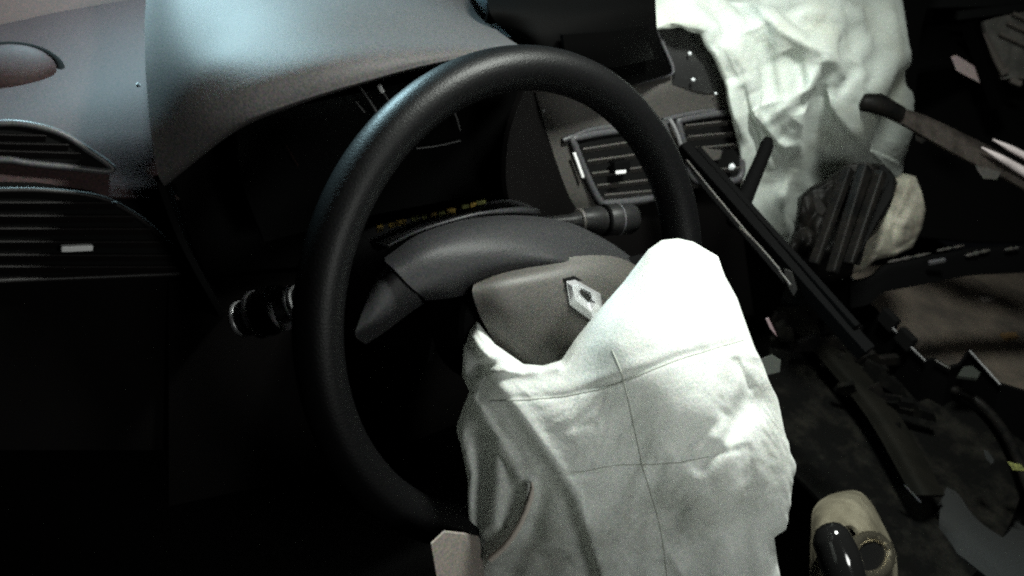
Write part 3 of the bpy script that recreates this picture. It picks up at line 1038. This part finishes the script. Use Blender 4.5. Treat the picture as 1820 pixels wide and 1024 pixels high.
# pale back panel that shows below, left of the front cloth
plate('back_flap', [atD(766, 968, .548), atD(790, 946, .556), atD(826, 950, .585), (atD(852, 956, .625)), (atD(872, 1090, .66)), atD(784, 1090, .575), (atD(776, 1024, .560))],
      np.array([0.0006, 0.0016, 0.0]), m_fog, db, bev=0.0004, label='pale flat flap low on the left of the bag')

#SECTION passengerbag
# ------------------------------------------------------------------ passenger airbag
pb_T = [(1150, -40), (1250, -70), (1400, -85), (1520, -80), (1590, -50)]
pb_L = [(1150, -40), (1160, 10), (1172, 42), (1215, 50), (1248, 62), (1272, 98), (1292, 145), (1306, 205), (1314, 270), (1316, 330), (1310, 380), (1340, 430), (1388, 480)]
pb_R = [(1590, -50), (1594, 0), (1600, 60), (1607, 120), (1612, 180), (1609, 250), (1605, 300), (1600, 340)]
pb_B = [(1388, 480), (1404, 470), (1412, 400), (1425, 372), (1480, 372), (1540, 368), (1600, 340)]
pbY = tps([(1150, -40, .33), (1300, -60, .35), (1450, -70, .35), (1590, -50, .34), (1170, 20, .25), (1250, 20, .245), (1350, 10, .235), (1450, 0, .225), (1590, 0, .26),
           (1280, 110, .20), (1310, 220, .175), (1312, 330, .165), (1330, 280, .165), (1360, 120, .185), (1430, 120, .165), (1500, 120, .16), (1570, 120, .185), (1608, 150, .215),
           (1360, 220, .165), (1430, 220, .14), (1500, 230, .14), (1560, 240, .165), (1605, 260, .20), (1360, 330, .165), (1395, 345, .150), (1400, 430, .158), (1340, 420, .165), (1450, 320, .17), (1540, 330, .18), (1600, 330, .20), (1400, 480, .17)])


def pb_depth(x, y):
    Y = pbY(x, y)
    ry = ROT[1, 0] * (x - 910) / FPX + ROT[1, 1] * (512 - y) / FPX - ROT[1, 2]
    return (Y - CAM[1]) / ry


def pb_relief(x, y):
    d = np.zeros_like(x)

    def step(line, am, w=5.0, taper=(0.05, 0.95), off=0):
        dd, sg, al = sdist(x, y, line)
        ends = np.clip(al / max(taper[0], 1e-3), 0, 1) * np.clip((1 - al) / max(1 - taper[1], 1e-3), 0, 1)
        near = np.exp(-(dd / 90.0) ** 2)
        return am / (1 + np.exp(-(sg * dd - off) / w)) * ends * near

    def ridge(line, am, w):
        dd, sg, al = sdist(x, y, line)
        return am * np.exp(-(dd / w) ** 2) * np.clip(5 * al, 0, 1) ** .5 * np.clip(5 * (1 - al), 0, 1) ** .5

    # pouch with a turned-out lower hem
    d += step([(1345, 190), (1372, 228), (1396, 264), (1430, 262), (1446, 210), (1458, 150), (1462, 110)], 0.032, 4.0, (0.15, 0.8))
    d += ridge([(1345, 190), (1372, 228), (1396, 262), (1430, 260)], -.020, 9)
    # second lobe with a pointed tip
    d += step([(1468, 150), (1482, 190), (1508, 232), (1538, 264), (1552, 232), (1560, 180)], 0.032, 4.0, (0.1, 0.85))
    d += ridge([(1472, 160), (1486, 195), (1512, 235), (1538, 262)], -.012, 9)
    # bright shoulder ridge
    d += ridge([(1350, -10), (1370, 30), (1405, 62), (1460, 95), (1505, 122)], -.022, 16)
    d += ridge([(1395, 40), (1440, 55), (1500, 58), (1570, 45)], .024, 18)
    d += ridge([(1400, 15), (1480, 20), (1560, 10)], -.014, 20)
    d += ridge([(1300, 60), (1330, 110), (1350, 160)], -.012, 16)
    d += ridge([(1345, 60), (1370, 120), (1385, 180)], .020, 22)
    d += ridge([(1405, 95), (1425, 150), (1430, 200)], .024, 15)
    d += ridge([(1470, 105), (1440, 150), (1405, 190), (1370, 215)], -.016, 10)
    d += ridge([(1420, 215), (1400, 235), (1385, 250)], .010, 10)
    d += ridge([(1462, 115), (1455, 180), (1462, 240), (1490, 275)], .022, 13)
    d += ridge([(1520, 110), (1495, 140), (1480, 170)], .014, 10)
    d += ridge([(1590, 90), (1560, 130), (1530, 160)], -.014, 14)
    d += ridge([(1575, 130), (1572, 190), (1578, 250)], .014, 9)
    d += ridge([(1310, 140), (1325, 210), (1345, 280)], -.012, 9)
    d += ridge([(1325, 150), (1340, 220), (1352, 290)], .014, 8)
    d += ridge([(1345, 200), (1362, 250), (1375, 300)], -.014, 9)
    d += ridge([(1412, 300), (1400, 350), (1402, 420)], -.012, 10)
    d += ridge([(1372, 320), (1370, 380), (1385, 450)], .006, 12)
    d += ridge([(1235, 10), (1280, 30), (1330, 20), (1345, -20)], .012, 16)
    d += ridge([(1215, 30), (1280, 50), (1340, 35)], -.012, 12)
    d *= 0.6
    d += crumple(x, y, nz2, 80, 0.7) * 0.008
    return d


pb = root('passenger_airbag', atY(1450, 200, .2), 'crumpled white airbag spilling from the passenger side of the dash', 'airbag')
cloth_bag('fabric', pb_T, pb_B, pb_L, pb_R, pb_depth, pb_relief, m_bag2, pb, nr=180, nc=160, thick=0.06, roll=0.03, rollw=0.05,
          slack=dict(u=.085, v=.05, hold=.001, seed=14, bend=.8, weight=lambda x, y: 1 - .8 * np.clip((y - 220) / 80, 0, 1), levels=[(24, 20, 500), (60, 54, 200), (140, 120, 60)]))

#SECTION wreck
# ------------------------------------------------------------------ wreckage on the passenger side
# passenger dash shell behind the bag
patch('passenger_panel', [[atY(1330, -60, .36), atY(1500, -80, .36), atY(1700, -100, .36)],
                          [atY(1340, 60, .30), atY(1500, 50, .30), atY(1640, 40, .30)],
                          [atY(1350, 220, .27), atY(1480, 220, .27), atY(1620, 210, .27)],
                          [atY(1380, 420, .27), atY(1450, 420, .27), atY(1560, 400, .27)]], m_blackrough, dash, nr=16, nc=20, thick=0.01)

# broken console rail running down from the dash
br = root('broken_rail', atD(1315, 400, .88), 'black broken double rail running from the centre vents towards the console', 'trim piece')
rA = lambda x, y, t: atD(x, y, .93 + (.86 - .93) * t)
beam('rail', rA(1212, 262, 0), rA(1540, 628, 1.5), .012, .016, m_black, br, up=cn, bev=.001, w2=.014)
beam('rail', rA(1238, 268, 0), rA(1520, 584, 1.45), .007, .012, m_black, br, up=cn, bev=.001)
tube('painted_rail_light', cat_rom([rA(1222, 286, 0) , rA(1270, 345, .3), rA(1318, 402, .55), (rA(1362, 452, .8)), rA(1404, 505, 1)], 30) - ray(1318, 400) * .012, .0009, m_slat, br, seg=6)  # paler tubes paint the light along the black rail's edges
tube('painted_rail_light', cat_rom([rA(1316, 405, .5), rA(1345, 432, .7), rA(1385, 478, .9)], 20) - ray(1345, 432) * .014, .0009, m_slat, br, seg=6)
plate('rail_web', [rA(1203, 262, 0), rA(1240, 262, 0), (rA(1262, 290, .1)), rA(1300, 345, .4), rA(1318, 365, .5), rA(1400, 470, .9), rA(1425, 520, 1), rA(1395, 505, 1), (rA(1300, 400, .5)), rA(1230, 310, .15)], ray(1318, 400) * .006, m_black, br)
plate('clip', [rA(1392, 476, .9), rA(1408, 482, .95), (rA(1418, 515, 1)), rA(1410, 528, 1), rA(1398, 505, .95)], ray(1405, 500) * -.008, m_trim, br, bev=.001)

rod = tube('broken_rod', cat_rom([atD(1366, 247, .97), atD(1358, 272, .965), (atD(1346, 300, .96)), atD(1330, 338, .95), atD(1316, 370, .94), atD(1308, 396, .93)], 24),
           np.interp(np.linspace(0, 1, 24), [0, .08, .5, 1], [.005, .0075, .0085, .0105]), m_black, None, seg=12,
           label='thin black broken rod standing against the white passenger bag', cat='rod')

# long torn strip coming in from the right
ts = root('torn_strip', atD(1680, 240, 1.15), 'long torn grey trim strip poking in front of the passenger bag', 'trim strip')
sp = cat_rom([(1528, 178, 1.10), (1552, 174, 1.10), (1600, 190, 1.11), (1660, 212, 1.12), (1730, 246, 1.13), (1800, 280, 1.14), (1900, 330, 1.16)], 40)
sq = cat_rom([(1534, 192, 1.10), (1556, 196, 1.10), (1600, 218, 1.11), (1650, 246, 1.12), (1720, 285, 1.13), (1790, 318, 1.14), (1890, 378, 1.16)], 40)
patch('strip', [[atD(*p) + ray(p[0], p[1]) * .012 for p in sp[::4]], [atD(*(p * .8 + q * .2)) for p, q in zip(sp[::4], sq[::4])], [atD(*(p * .35 + q * .65)) + ray(1680, 250) * -.004 for p, q in zip(sp[::4], sq[::4])],
                [atD(*q) + ray(q[0], q[1]) * -.004 for q in sq[::4]]], m_strip, ts, nr=14, nc=60, thick=.006)
tube('strip_highlight', [atD(x, y, d) for x, y, d in cat_rom([(1765, 248, 1.125), (1800, 266, 1.13), (1850, 292, 1.14), (1900, 318, 1.15)], 20)], np.interp(np.linspace(0, 1, 20), [0, .3, 1], [.001, .0042, .006]), m_highlight, ts, seg=8)  # highlights on the strip, painted as pale tubes
tube('strip_highlight', [atD(x, y, d) for x, y, d in cat_rom([(1745, 262, 1.115), (1780, 282, 1.12), (1810, 300, 1.13), (1880, 340, 1.14)], 20)], np.interp(np.linspace(0, 1, 20), [0, .3, 1], [.001, .0045, .007]), m_highlight, ts, seg=8)
plate('tab', [atD(1626, 236, 1.12), atD(1650, 245, 1.12), (atD(1640, 256, 1.12)), atD(1628, 250, 1.12)], ray(1640, 245) * .008, m_trim, ts, bev=.001)
plate('tab', [atD(1732, 290, 1.13), atD(1780, 306, 1.13), (atD(1772, 320, 1.13)), atD(1748, 318, 1.13), atD(1738, 304, 1.13)], ray(1750, 305) * .008, m_slat, ts, bev=.001)
tube('tip_cap', [atD(1524, 182, 1.095), atD(1532, 182, 1.095), atD(1560, 184, 1.097), atD(1600, 203, 1.105)], [.006, .011, .013, .010], m_trim, ts, seg=14)

# torn black housing in front of the bag
hb = root('torn_housing', atD(1490, 400, 1.08), 'torn black plastic housing heaped below the passenger bag', 'housing')
nzh = Noise(41)
hbT = [(1418, 352), (1440, 332), (1470, 318), (1494, 298), (1530, 292), (1560, 290), (1585, 305), (1596, 325)]
hbL = [(1418, 352), (1414, 400), (1400, 440), (1405, 490)]
hbR = [(1596, 325), (1580, 370), (1562, 410), (1530, 440), (1515, 490)]
hbB = [(1405, 490), (1440, 500), (1480, 500), (1515, 490)]
cloth_bag('shell', hbT, hbB, hbL, hbR, tps([(1418, 352, 1.06), (1500, 300, 1.05), (1590, 320, 1.08), (1450, 400, 1.02), (1530, 390, 1.04), (1410, 480, 1.05), (1510, 480, 1.07), (1470, 460, 1.02)]),
          lambda x, y: crumple(x, y, nzh, 60, .8) * .045 + crumple(x, y, nzh, 26, -.4) * .010, m_trim, hb, nr=60, nc=60, thick=.05, roll=.03)
tube('cable', [atD(x, y, d) for x, y, d in cat_rom([(1566, 296, 1.03), (1582, 330, 1.02), (1572, 372, 1.0), (1540, 410, 1.0), (1522, 470, 1.0)], 30)], .0045, m_blackrough, hb, seg=8)
plate('torn_flap', [atD(1560, 300, 1.0), atD(1590, 312, 1.0), (atD(1586, 350, .99)), atD(1556, 400, .98), atD(1528, 452, .97), atD(1512, 440, .98), (atD(1540, 390, .99)), atD(1560, 345, 1.0)], ray(1550, 360) * .008, m_blackrough, hb, bev=.002)
for (a, b, w, d) in (((1508, 300), (1446, 470), .012, .985), ((1538, 296), (1478, 486), .016, .975), ((1566, 305), (1508, 470), .012, .98)):
    beam('slanted_rib', atD(*a, d), atD(*b, d - .02), w, .012, m_trim, hb, up=cn, bev=.002, w2=w * .6)
plate('torn_flap', [atD(1490, 306, .99), atD(1506, 290, .99), (atD(1544, 288, .985)), (atD(1556, 300, .985)), atD(1546, 326, .98), atD(1500, 330, .98)], ray(1520, 310) * .012, m_trim, hb, bev=.003)
plate('bracket', [atD(1444, 352, .97), (atD(1456, 350, .97)), (atD(1470, 372, .97)), atD(1462, 384, .97), atD(1450, 378, .97)], ray(1455, 365) * .006, m_trim, hb, bev=.001)
plate('bracket', [atD(1516, 310, .97), (atD(1526, 314, .97)), atD(1528, 330, .97), atD(1520, 332, .97)], ray(1520, 320) * .006, m_trim, hb, bev=.001)

# beige board beside it
bb = root('beige_board', atD(1590, 400, 1.12), 'torn beige foam board curling beside the black housing', 'foam board')
bT = [(1560, 345), (1582, 322), (1605, 308), (1628, 314), (1640, 345)]
bL = [(1560, 345), (1566, 380), (1548, 412), (1520, 450), (1496, 488)]
bR = [(1640, 345), (1645, 375), (1638, 408), (1622, 440)]
bB = [(1496, 488), (1530, 484), (1556, 462), (1590, 455), (1622, 440)]
cloth_bag('board', bT, bB, bL, bR, tps([(1560, 345, 1.12), (1605, 308, 1.14), (1640, 350, 1.13), (1600, 390, 1.09), (1550, 430, 1.08), (1500, 485, 1.08), (1620, 440, 1.12)]),
          lambda x, y: crumple(x, y, nzh, 45, .3) * .02 + crumple(x, y, nzh, 18, 1.4) * .006, m_beige, bb, nr=50, nc=40, thick=.015, roll=.012)

m_dusty = mat('dusty_black', (0.0022, 0.0022, 0.002), .85, col2=(.016, .015, .012), cscale=22, cmix=(.48, .8), spec=.06, **GR)
# console skeleton: ragged edge with its light painted as pale tubes, wall below it
ck = root('console_frame', atZ(1600, 620, -.24), 'broken black console frame with light painted along its ragged thin edge', 'console')
edge = [(1448, 450), (1498, 497), (1512, 492), (1538, 516), (1542, 535), (1566, 560), (1600, 598), (1645, 642), (1662, 640), (1688, 655), (1706, 650), (1724, 624), (1778, 684), (1830, 700), (1900, 760)]
E3 = [atZ(x, y, -.20) for x, y in edge]
dn = np.array([0.02, -0.03, -0.12])
V = []
F = []
for p in E3:
    V += [p, p + dn, p + dn + np.array([.004, .004, 0]), p + np.array([.004, .004, 0])]
for k in range(len(E3) - 1):
    a, b = k * 4, k * 4 + 4
    for s in range(4):
        F.append((a + s, a + (s + 1) % 4, b + (s + 1) % 4, b + s))
F += [(3, 2, 1, 0), tuple(len(V) - 4 + s for s in range(4))]
link('frame_wall', V, F, m_black, ck, smooth=False)
for seg, mm in ((edge[0:2], m_silver), (edge[2:4], m_silver), (edge[5:8], m_silver), (edge[11:13], m_silver), (edge[8:10], m_slat)):
    tube('painted_lit_edge', [atZ(x, y, -.197) for x, y in poly_s(seg, 12)], .0012, mm, ck, seg=6)
for (x, y) in ((1578, 566), (1608, 600)):
    beam('clip', atZ(x - 10, y - 9, -.195), atZ(x + 14, y + 15, -.195), .010, .02, m_blackrough, ck)
plate('loop_tab', [atZ(1702, 668, -.19), atZ(1712, 652, -.19), (atZ(1728, 650, -.19)), atZ(1742, 662, -.19), atZ(1738, 672, -.19)], (0, 0, -.004), m_chip, ck)
tube('side_rail', cat_rom([atZ(1600, 640, -.235), atZ(1672, 682, -.235), atZ(1740, 716, -.235), atZ(1792, 780, -.235), atZ(1830, 870, -.235)], 30), .006, m_trim, ck, seg=10)
patch('side_skin', [[atZ(1380, 545, -.24), atZ(1460, 640, -.24), atZ(1540, 740, -.24), atZ(1620, 880, -.24)],
                    [atZ(1410, 545, -.228), atZ(1490, 640, -.228), atZ(1570, 740, -.228), atZ(1650, 880, -.228)],
                    [atZ(1436, 545, -.242), atZ(1520, 640, -.242), atZ(1600, 740, -.242), atZ(1680, 880, -.242)]], mat('scuffed_skin', (0.006, 0.0055, 0.004), .8, col2=(.003, .003, .002), cscale=18, spec=.1), ck, nr=12, nc=24)
# tray inside it, dark
patch('tray', [[atZ(1400, 500, -.25), atZ(1520, 560, -.25), atZ(1680, 690, -.25), atZ(1840, 800, -.25)],
               [atZ(1370, 600, -.27), atZ(1480, 680, -.27), atZ(1620, 800, -.27), atZ(1780, 960, -.27)],
               [atZ(1360, 800, -.27), atZ(1430, 860, -.27), atZ(1540, 980, -.27), atZ(1650, 1100, -.27)]], m_dusty, ck, nr=20, nc=24)

# broken ribs and splinters still attached to it
rr = random.Random(21)
for k in range(16):
    t = k / 15.0
    bx = 1390 + 200 * t + rr.uniform(-30, 20)
    by = 540 + 230 * t + rr.uniform(-30, 60)
    a0 = atZ(bx, by, -.245)
    ang = rr.uniform(-.5, .5) + .85
    Lr = rr.uniform(.02, .07)
    d0 = np.array([math.cos(ang), -math.sin(ang), rr.uniform(-.25, .25)])
    wv = np.array([math.sin(ang), math.cos(ang), 0]) * rr.uniform(.003, .009)
    hv = np.array([rr.uniform(-.3, .3), rr.uniform(-.3, .3), 1.0]) * rr.uniform(.008, .03)
    O = [a0, a0 + d0 * Lr, a0 + d0 * Lr * rr.uniform(.7, .95) + hv * rr.uniform(.5, 1), a0 + d0 * Lr * .5 + hv * rr.uniform(.3, .7), a0 + d0 * Lr * .3 + hv, a0 + hv * rr.uniform(.4, .9)]
    plate('broken_rib', O, wv, m_dusty if k % 3 else m_trim, ck)

# cross bar at the far side of the footwell
cb = root('cross_bar', atD(1690, 460, 1.12), 'black cross bar with a chipped pale upper edge behind the footwell', 'bar')
cbp = poly_s([(1512, 498, 1.10), (1548, 490, 1.10), (1570, 470, 1.10), (1660, 452, 1.12), (1720, 440, 1.14), (1880, 432, 1.18)], 36)
patch('bar', [[atD(x, y, d) + ray(x, y) * .02 for x, y, d in cbp[::3]], [atD(x, y + 4, d) for x, y, d in cbp[::3]], [atD(x, y + 30, d) + ray(x, y) * .001 for x, y, d in cbp[::3]], [atD(x, y + 50, d) + ray(x, y) * .004 for x, y, d in cbp[::3]]],
      m_black, cb, nr=14, nc=50, thick=.01)
for (a, b, r) in (((1578, 466), (1655, 450), .0028), ((1665, 446), (1714, 436), .0024), ((1716, 455), (1760, 444), .0036), ((1786, 444), (1812, 440), .0030)):
    tube('chipped_edge', [atD(x, y, 1.105 + (x - 1580) * .0002) for x, y in poly_s([a, b], 8)], [r * .3, r * .8, r * .5, r, r * .3, r * .8, r * .6, r * .2], m_slat, cb, seg=7)
beam('clip', atD(1650, 468, 1.10), atD(1680, 462, 1.10), .005, .006, m_bezel, cb)

# footwell carpet lit between the bars
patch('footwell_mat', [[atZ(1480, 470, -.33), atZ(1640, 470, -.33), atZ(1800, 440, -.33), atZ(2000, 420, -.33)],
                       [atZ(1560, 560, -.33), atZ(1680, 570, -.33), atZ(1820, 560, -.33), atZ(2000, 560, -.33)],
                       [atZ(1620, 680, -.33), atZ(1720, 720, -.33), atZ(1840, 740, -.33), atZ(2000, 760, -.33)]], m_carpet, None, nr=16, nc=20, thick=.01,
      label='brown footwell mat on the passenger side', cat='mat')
for (x, y, s, nm, mm, lab) in ((1795, 596, 10, 'paper_scrap', mat('orange_scrap', (.20, .12, .05), .8), 'small orange scrap lying on the brown footwell mat'),
                               (1755, 530, 9, 'foam_crumb', m_fog, 'small pale crumb lying on the footwell mat near the cross bar')):
    plate(nm, [atZ(x - s * 1.6, y - s * .4, -.325), atZ(x + s, y - s * .6, -.325), atZ(x + s * 1.6, y + s * .2, -.325), atZ(x - s * .6, y + s * .7, -.325)], (0, 0, -.004), mm, None, label=lab, cat='scrap')

# door side, top right
dr = root('passenger_door', atD(1760, 120, 1.6), 'dark passenger door with ribbed lining and a thin upper frame', 'car door')
patch('door_shell', [[atD(1580, -60, 1.75), atD(1720, -80, 1.75), atD(1950, -80, 1.75)],
                     [atD(1600, 150, 1.72), atD(1740, 150, 1.72), atD(1950, 150, 1.72)],
                     [atD(1620, 420, 1.70), atD(1760, 430, 1.70), atD(1950, 430, 1.70)]], m_blackrough, dr, nr=12, nc=16, thick=.02)
beam('upper_frame', atD(1580, 2, 1.62), atD(1900, -6, 1.62), .02, .024, m_seat, dr)
beam('upper_frame', atD(1700, 28, 1.6), atD(1900, 2, 1.6), .012, .014, m_seat, dr)
patch('lining', [[atD(1748, 38, 1.6), atD(1785, 28, 1.6), atD(1860, 14, 1.6)],
                 [atD(1762, 90, 1.6), atD(1795, 85, 1.6), atD(1860, 75, 1.6)],
                 [atD(1780, 140, 1.6), atD(1805, 140, 1.6), atD(1860, 140, 1.6)]], m_door, dr, nr=14, nc=14, thick=.01)
for (a, b, w) in (((1748, 60), (1782, 124), .012), ((1790, 40), (1860, 72), .006), ((1800, 24), (1860, 50), .006), ((1776, 60), (1860, 98), .005), ((1778, 128), (1792, 124), .012), ((1796, 142), (1815, 150), .010)):
    beam('rib', atD(*a, 1.585), atD(*b, 1.585), w, .008, m_fog, dr, up=cn)
beam('window_post', atD(1722, 40, 1.57), atD(1778, 190, 1.57), .035, .02, m_black, dr)
plate('pale_fragment', [atD(1690, 100, 1.3), atD(1700, 98, 1.3), (atD(1732, 118, 1.3)), atD(1742, 148, 1.3), atD(1700, 126, 1.3)], ray(1710, 120) * .006, mat('pink_fragment', (.28, .22, .22), .6, **GR), None,
      label='pale pinkish fragment hanging in front of the dark passenger door', cat='fragment', bev=.001)

#SECTION lever
# ------------------------------------------------------------------ gear lever
gl = root('gear_lever', atZ(1510, 990, -.22), 'tan gear lever plate with glossy black knob and toothed brass ring', 'gear lever')
gpl = lambda x, y, h=0.0: atZ(x, y, -.22 + h)
patch('surround', [[gpl(1438, 1060, -.02), gpl(1441, 960, -.012), gpl(1446, 905, -.006), gpl(1475, 880, -.004), gpl(1520, 872, -.006), gpl(1546, 890, -.01), gpl(1566, 925, -.012), gpl(1592, 985, -.015), gpl(1596, 1060, -.02)],
                   [gpl(1450, 1060, .0), gpl(1456, 960, .006), gpl(1464, 916, .010), gpl(1484, 898, .012), gpl(1516, 892, .012), gpl(1538, 908, .010), gpl(1554, 938, .008), gpl(1576, 990, .004), gpl(1582, 1060, .0)],
                   [gpl(1480, 1060, .006), gpl(1484, 985, .012), gpl(1490, 950, .014), gpl(1500, 936, .016), gpl(1514, 934, .016), gpl(1524, 942, .016), gpl(1536, 962, .012), gpl(1552, 1000, .008), gpl(1560, 1060, .004)]],
      m_tan, gl, nr=20, nc=60)
rc = gpl(1532, 992, .02)
nr_ = np.array([0.15, -0.35, 0.92])
nr_ /= np.linalg.norm(nr_)
ringp = [atN(1546 + 34 * math.cos(a), 990 + 36 * math.sin(a), nr_, nr_ @ rc) for a in np.linspace(0, 2 * math.pi, 40, endpoint=False)]
tube('brass_ring', ringp, .0055, m_gold, gl, seg=10, closed=True)
for k in range(9):
    a = 2 * math.pi * k / 9 + .2
    p = atN(1546 + 40 * math.cos(a), 990 + 42 * math.sin(a), nr_, nr_ @ rc)
    q = atN(1546 + 27 * math.cos(a), 990 + 29 * math.sin(a), nr_, nr_ @ rc)
    beam('tooth', p + nr_ * .003, q + nr_ * .004, .007, .003, m_gold, gl, up=nr_)
plate('ring_hole', [atN(1546 + 30 * math.cos(a), 990 + 32 * math.sin(a), nr_, nr_ @ rc) for a in np.linspace(0, 2 * math.pi, 24, endpoint=False)], -nr_ * .006, m_blackrough, gl)
kP = cat_rom([(1464, 932, .775), (1478, 958, .77), (1496, 1005, .765), (1515, 1080, .76)], 24)
tube('knob', [atD(x, y, d) for x, y, d in kP], np.interp(np.linspace(0, 1, 24), [0, .04, .12, .3, .6, 1], [.003, .009, .013, .0175, .019, .018]), m_knob, gl, seg=32, flat=(1.0, .9))

# seat bolster, lower right
st = root('seat_bolster', atZ(1760, 960, -.3), 'dim grey seat bolster at the lower right beyond the console', 'seat')
patch('bolster', [[atZ(1690, 845, -.28), (atZ(1712, 840, -.29)), atZ(1735, 880, -.30), atZ(1790, 915, -.30), atZ(1900, 960, -.30)],
                  [atZ(1672, 900, -.26), atZ(1700, 910, -.26), atZ(1740, 950, -.26), atZ(1800, 990, -.26), atZ(1900, 1040, -.26)],
                  [atZ(1668, 960, -.28), atZ(1710, 990, -.27), atZ(1760, 1030, -.27), atZ(1820, 1080, -.27), atZ(1900, 1120, -.27)]], m_seat, st, nr=20, nc=24, thick=.03)

# loose bits
bits = [
    ('pale_chip', [(1345, 640), (1372, 630), (1388, 640), (1386, 662), (1362, 668)], .76, m_chip, 'pale rounded chip half hidden behind the driver bag', 'chip'),
    ('pink_sliver', [(1360, 566), (1366, 564), (1378, 590), (1382, 600), (1368, 584)], .80, m_pinkish, 'thin pinkish sliver beside the edge of the driver bag', 'sliver'),
    ('metal_sliver', [(1606, 862), (1609, 862), (1638, 892), (1636, 895)], .92, m_bezel, 'thin bright metal sliver across the dark console floor', 'sliver'),
    ('leaf_scrap', [(1748, 800), (1756, 802), (1768, 820), (1762, 826), (1752, 816)], .93, m_seat, 'grey leaf-shaped scrap at the right edge below the console frame', 'scrap'),
    ('green_scrap', [(1790, 820), (1815, 826), (1826, 838), (1800, 836)], .93, m_ygreen, 'greenish scrap cut by the right edge of the picture', 'scrap'),
    ('plastic_chip', [(1240, 151), (1246, 150), (1250, 157), (1245, 158)], .99, m_glass, 'tiny chip', 'chip'),
]
for nm, O, d, mm, lab, c in bits[:-1]:
    plate(nm, [atD(x, y, d) for x, y in O], ray(O[0][0], O[0][1]) * .004, mm, None, label=lab, cat=c, bev=.0006)


def crumb(x, y, f, r, lab, mm=None, stretch=(1, 1, 1)):
    p = f(x, y)
    bm = bmesh.new()
    bmesh.ops.create_icosphere(bm, subdivisions=1, radius=r)
    V = [np.array(v.co) * np.array(stretch) * random.uniform(.75, 1.2) + p for v in bm.verts]
    Fc = [[v.index for v in f_.verts] for f_ in bm.faces]
    bm.free()
    link('glass_crumb', V, Fc, mm or m_glass, None, smooth=False, label=lab, cat='glass crumb', group='glass crumbs on the dash')


crumb(1226, 95, lambda x, y: atC(x, y, .010), .0028, 'bright glass crumb high on the glossy panel beside the screen')
crumb(1232, 142, lambda x, y: atC(x, y, .012), .0024, 'glass crumb on the glossy panel just above the centre vent')
crumb(1272, 166, lambda x, y: atC(x, y, .008), .0017, 'dim glass crumb on the centre panel next to the white bag')
crumb(1300, 297, lambda x, y: atC(x, y, .012), .0046, 'large glass crumb at the lower corner of the right centre vent')
crumb(966, 197, lambda x, y: atC(x, y, .004), .0014, 'tiny glass crumb on the centre panel inside the steering wheel ring')
crumb(246, 153, lambda x, y: atY(x, y, .305), .0022, 'tiny white crumb on the left dash shoulder beside the hood', m_white, (1, 1, 1.6))
